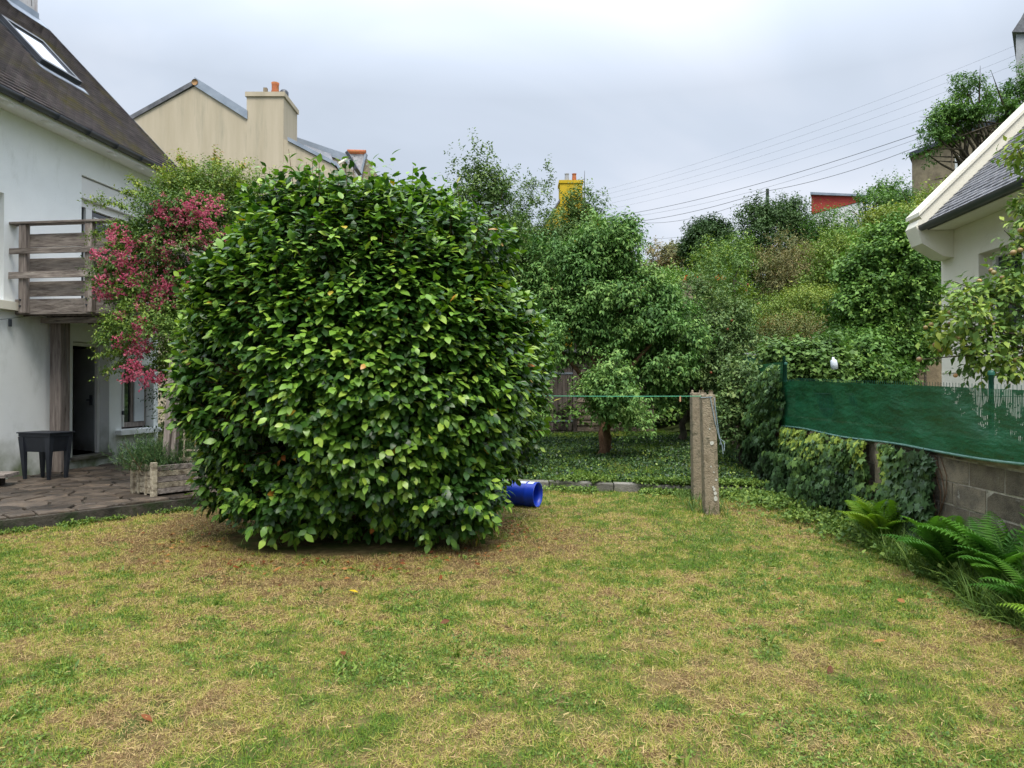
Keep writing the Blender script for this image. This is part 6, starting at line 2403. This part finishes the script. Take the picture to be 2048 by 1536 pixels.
grass('long_grass', 'long green grass blades among the ferns by the block wall', 2.9, 3.95, 4.2, 7.6, 9500, .30, .009, 305, lambda x, y: .35 + .1 * x * 0, lambda x, y: 0 * x, .12,
      lambda x, y: (x > 3.25 + .08 * (y - 5) + .25 * fbm(x, y, .7, 240)) & (x < 3.9 + .08 * (y - 6.45)), m='weed', tmpl=T_BLADE)
grass('long_grass', 'tuft of long grass round the foot of the concrete posts', 2.3, 2.95, 8.9, 10.6, 900, .20, .008, 306, lambda x, y: .3 + 0 * x, lambda x, y: 0 * x, .1,
      lambda x, y: ((x - 2.6) ** 2 / .06 + (y - 9.7) ** 2 / .8 < 1) & (fbm(x, y, .3, 241) > .4), m='weed', tmpl=T_BLADE)


def patch_leaves(name, label, x, y, zfn, leaf, m, seed, up=.35, k=4, cat='ground cover', tm=T_DIA, h=.03, ratio=.7):
    r = np.random.default_rng(seed)
    n = len(x)
    P = np.stack([x, y, zfn(x, y) + .005], 1)
    D = unit(np.stack([r.normal(size=n) * .6, r.normal(size=n) * .6, np.full(n, up)], 1))
    lp, la, ln, ll, lw = shoot_leaves(r, P, D, k, h, leaf, .05, .5, ratio=ratio, upn=1.6)
    o = leaves(name, lp, la, ln, ll, lw, tm, m, r.random(len(lp)))
    tag(o, label, cat, None, 'stuff')


# clover and plantain patches in the lawn
x, y = GR.uniform(-6.5, 4, 90000), 2.7 + 8.3 * GR.random(90000) ** 1.1
gd = fbm(x, y, .55, 250, 3) - .45 * dry_lawn(x, y)
ok = (gd > .37) & lawnok(x, y) & (np.abs(x) < .7216 * y + 1)
patch_leaves('clover', 'clover and small green weeds scattered in the lawn', x[ok], y[ok], lawn_z, .016, M['weed'], 311, k=3, h=.018, ratio=.8)
print('clover', ok.sum())
# broad rosettes
n = 46
bx_, by_ = GR.uniform(-3.5, 3.6, n), GR.uniform(3.0, 7.5, n)
x, y = np.repeat(bx_, 9) + GR.normal(size=n * 9) * .03, np.repeat(by_, 9) + GR.normal(size=n * 9) * .03
ok = lawnok(x, y)
patch_leaves('plantain', 'plantain rosettes dotted across the near lawn', x[ok], y[ok], lawn_z, .055, M['weed'], 312, k=2, h=.02, ratio=.28)
# ground ivy along kerb and wall foot
n = 5200
x = GR.uniform(-.9, 4.0, n)
y = kerb_y(x) + GR.normal(size=n) * .16 - .02
ok = (fbm(x, y, .6, 260) > .47) & ((x > 1.0) | (GR.random(n) < .35))
patch_leaves('ground_ivy', 'ground ivy creeping over the kerb of the back lawn', x[ok], y[ok], lambda x, y: np.where(y < kerb_y(x) - .05, 0.0, .14) + .06 * GR.random(len(x)), .042, M['weed'], 313, k=4, h=.05)
n = 8500
y = GR.uniform(5.2, 11.2, n)
wx = 3.9 + .08 * (y - 6.45)
x = wx - np.abs(GR.normal(size=n)) * (.16 + .10 * np.clip(y - 7, 0, 4))
ok = fbm(x, y, .5, 263) > .45
patch_leaves('wall_foot_weeds', 'leafy weeds crowding the foot of the ivy covered wall', x[ok], y[ok], lambda x, y: .10 * GR.random(len(x)), .05, M['weed'], 314, k=4, h=.09)
n = 14000
x, y = GR.uniform(-.8, 4.6, n), GR.uniform(11.3, 17.5, n)
ok = (fbm(x, y, .5, 266, 3) + .25 * GR.random(n) > .58) & (y > kerb_y(x) + .1) & (x < 3.88 + .08 * (y - 6.45))
patch_leaves('ivy_carpet', 'low dark ivy carpet under the pear tree on the back lawn', x[ok], y[ok], gh, .05, M['ivy'], 315, k=4, h=.06, ratio=.8)
n = 12000
x, y = GR.uniform(-1.2, 4.6, n), GR.uniform(11.2, 18.5, n)
ok = (fbm(x, y, .6, 270, 3) + .25 * GR.random(n) > .56) & (y > kerb_y(x) + .1) & (x < 3.88 + .08 * (y - 6.45))
patch_leaves('back_lawn_weeds', 'small leafy weeds mixed into the shaded back lawn', x[ok], y[ok], gh, .035, M['darkleaf'], 317, k=4, h=.05)  # dark leaf colour stands in for shade on the back lawn
# weeds at the terrace foot
n = 2400
t = GR.random(n)
x, y = -9.2 + 6.2 * t, 3.8 + 7.2 * t
x = x + .04 + np.abs(GR.normal(size=n)) * .05
y = y - np.abs(GR.normal(size=n)) * .05
ok = (fbm(x, y, .5, 268) > .47)
patch_leaves('terrace_weeds', 'small weeds along the foot of the terrace edge', x[ok], y[ok], lambda x, y: .03 * GR.random(len(x)), .03, M['weed'], 316, k=4, h=.05)

# dead stalks and clippings lying on the lawn
r = np.random.default_rng(320)
n = 5200
x, y = r.uniform(-5.5, 4, n), 2.7 + 8 * r.random(n) ** 1.2
ok = lawnok(x, y) & (fbm(x, y, .5, 275, 3) + .3 * r.random(n) > .62)
x, y = x[ok], y[ok]
n = len(x)
P = np.stack([x, y, lawn_z(x, y) + .022 + .012 * r.random(n)], 1)
az = r.random(n) * 6.28
o = leaves('grass_clippings', P, np.stack([np.cos(az), np.sin(az), r.normal(size=n) * .15], 1), np.stack([r.normal(size=n) * .3, r.normal(size=n) * .3, np.ones(n)], 1),
           .05 * (.5 + r.random(n)), .0045, T_BLADE, M['blade'], .62 + .38 * r.random(n))
tag(o, 'dry stalks and clippings strewn over the lawn', 'clippings', None, 'stuff')

# litter under the camellia, one mass, and the single fallen leaves one can pick out
n = 420
a = GR.uniform(0, 6.283, n)
rad = GR.normal(size=n) * .13 + 1.02
x, y = -1.74 + 1.75 * rad * np.cos(a), 7.95 + 1.55 * rad * np.sin(a)
P = np.stack([x, y, lawn_z(x, y) + .02], 1)
o = leaves('leaf_litter', P, np.stack([GR.normal(size=n), GR.normal(size=n), GR.normal(size=n) * .15], 1), np.stack([GR.normal(size=n) * .4, GR.normal(size=n) * .4, np.ones(n)], 1),
           .06, .032, T_MID, M['deadleaf'], GR.random(n))
tag(o, 'brown leaf litter in the shade around the foot of the camellia', 'leaf litter', None, 'stuff')


def fallen(px, py, size, m, label, group=None, seed=0, cat='leaf'):
    r = np.random.default_rng(seed)
    Y = 1.6 * F / (py - 780)
    X = (px - 1024) / F * Y
    me_V, me_T = leaf_geo(np.zeros((1, 3)), np.array([[1., .0, .12]]), np.array([[0, .2, 1.]]), size, size * .5, T_CAM)
    me_ = tri_mesh('fallen_leaf', me_V, me_T, m, np.full(len(me_V), r.random()))
    o = link('fallen_leaf', me_)
    o.location = (X, Y, .032)
    o.rotation_euler = (r.normal() * .25, r.normal() * .25, r.random() * 6.28)
    tag(o, label, cat, group)


fallen(698, 1188, .085, M['yellowleaf'], 'bright yellow fallen leaf alone on the lawn in front of the camellia', None, 1)
fallen(771, 1137, .07, M['yellowleaf'], 'small ochre leaf on the dry grass close to the camellia foot', None, 2)
fallen(900, 1249, .07, M['deadleaf'], 'red and orange fallen leaf in the middle of the open lawn', None, 3)
fallen(1729, 1168, .09, M['deadleaf'], 'curled brown leaf on the lawn near the yellow green fern', None, 4)
fallen(1808, 1213, .08, M['deadleaf'], 'pale tan leaf on the lawn edge beside the long grass', None, 5)
rf = random.Random(6)
for i, (px, py) in enumerate([(458, 1118), (548, 1150), (480, 1142), (720, 1150), (812, 1135), (960, 1137), (884, 1157), (1103, 1107), (440, 1160), (560, 1180), (1208, 1253), (1770, 1290),
                              (690, 1320), (1560, 1165), (1660, 1340), (285, 1440), (640, 1125), (1020, 1150)]):
    fallen(px, py, .06 + .02 * rf.random(), M['deadleaf'], 'small reddish brown leaf fallen on the lawn', 'brown leaves fallen on the lawn', 20 + i)

print('tris', sum(len(o.data.polygons) for o in sc.objects if o.type == 'MESH'), 'objects', len(sc.objects))
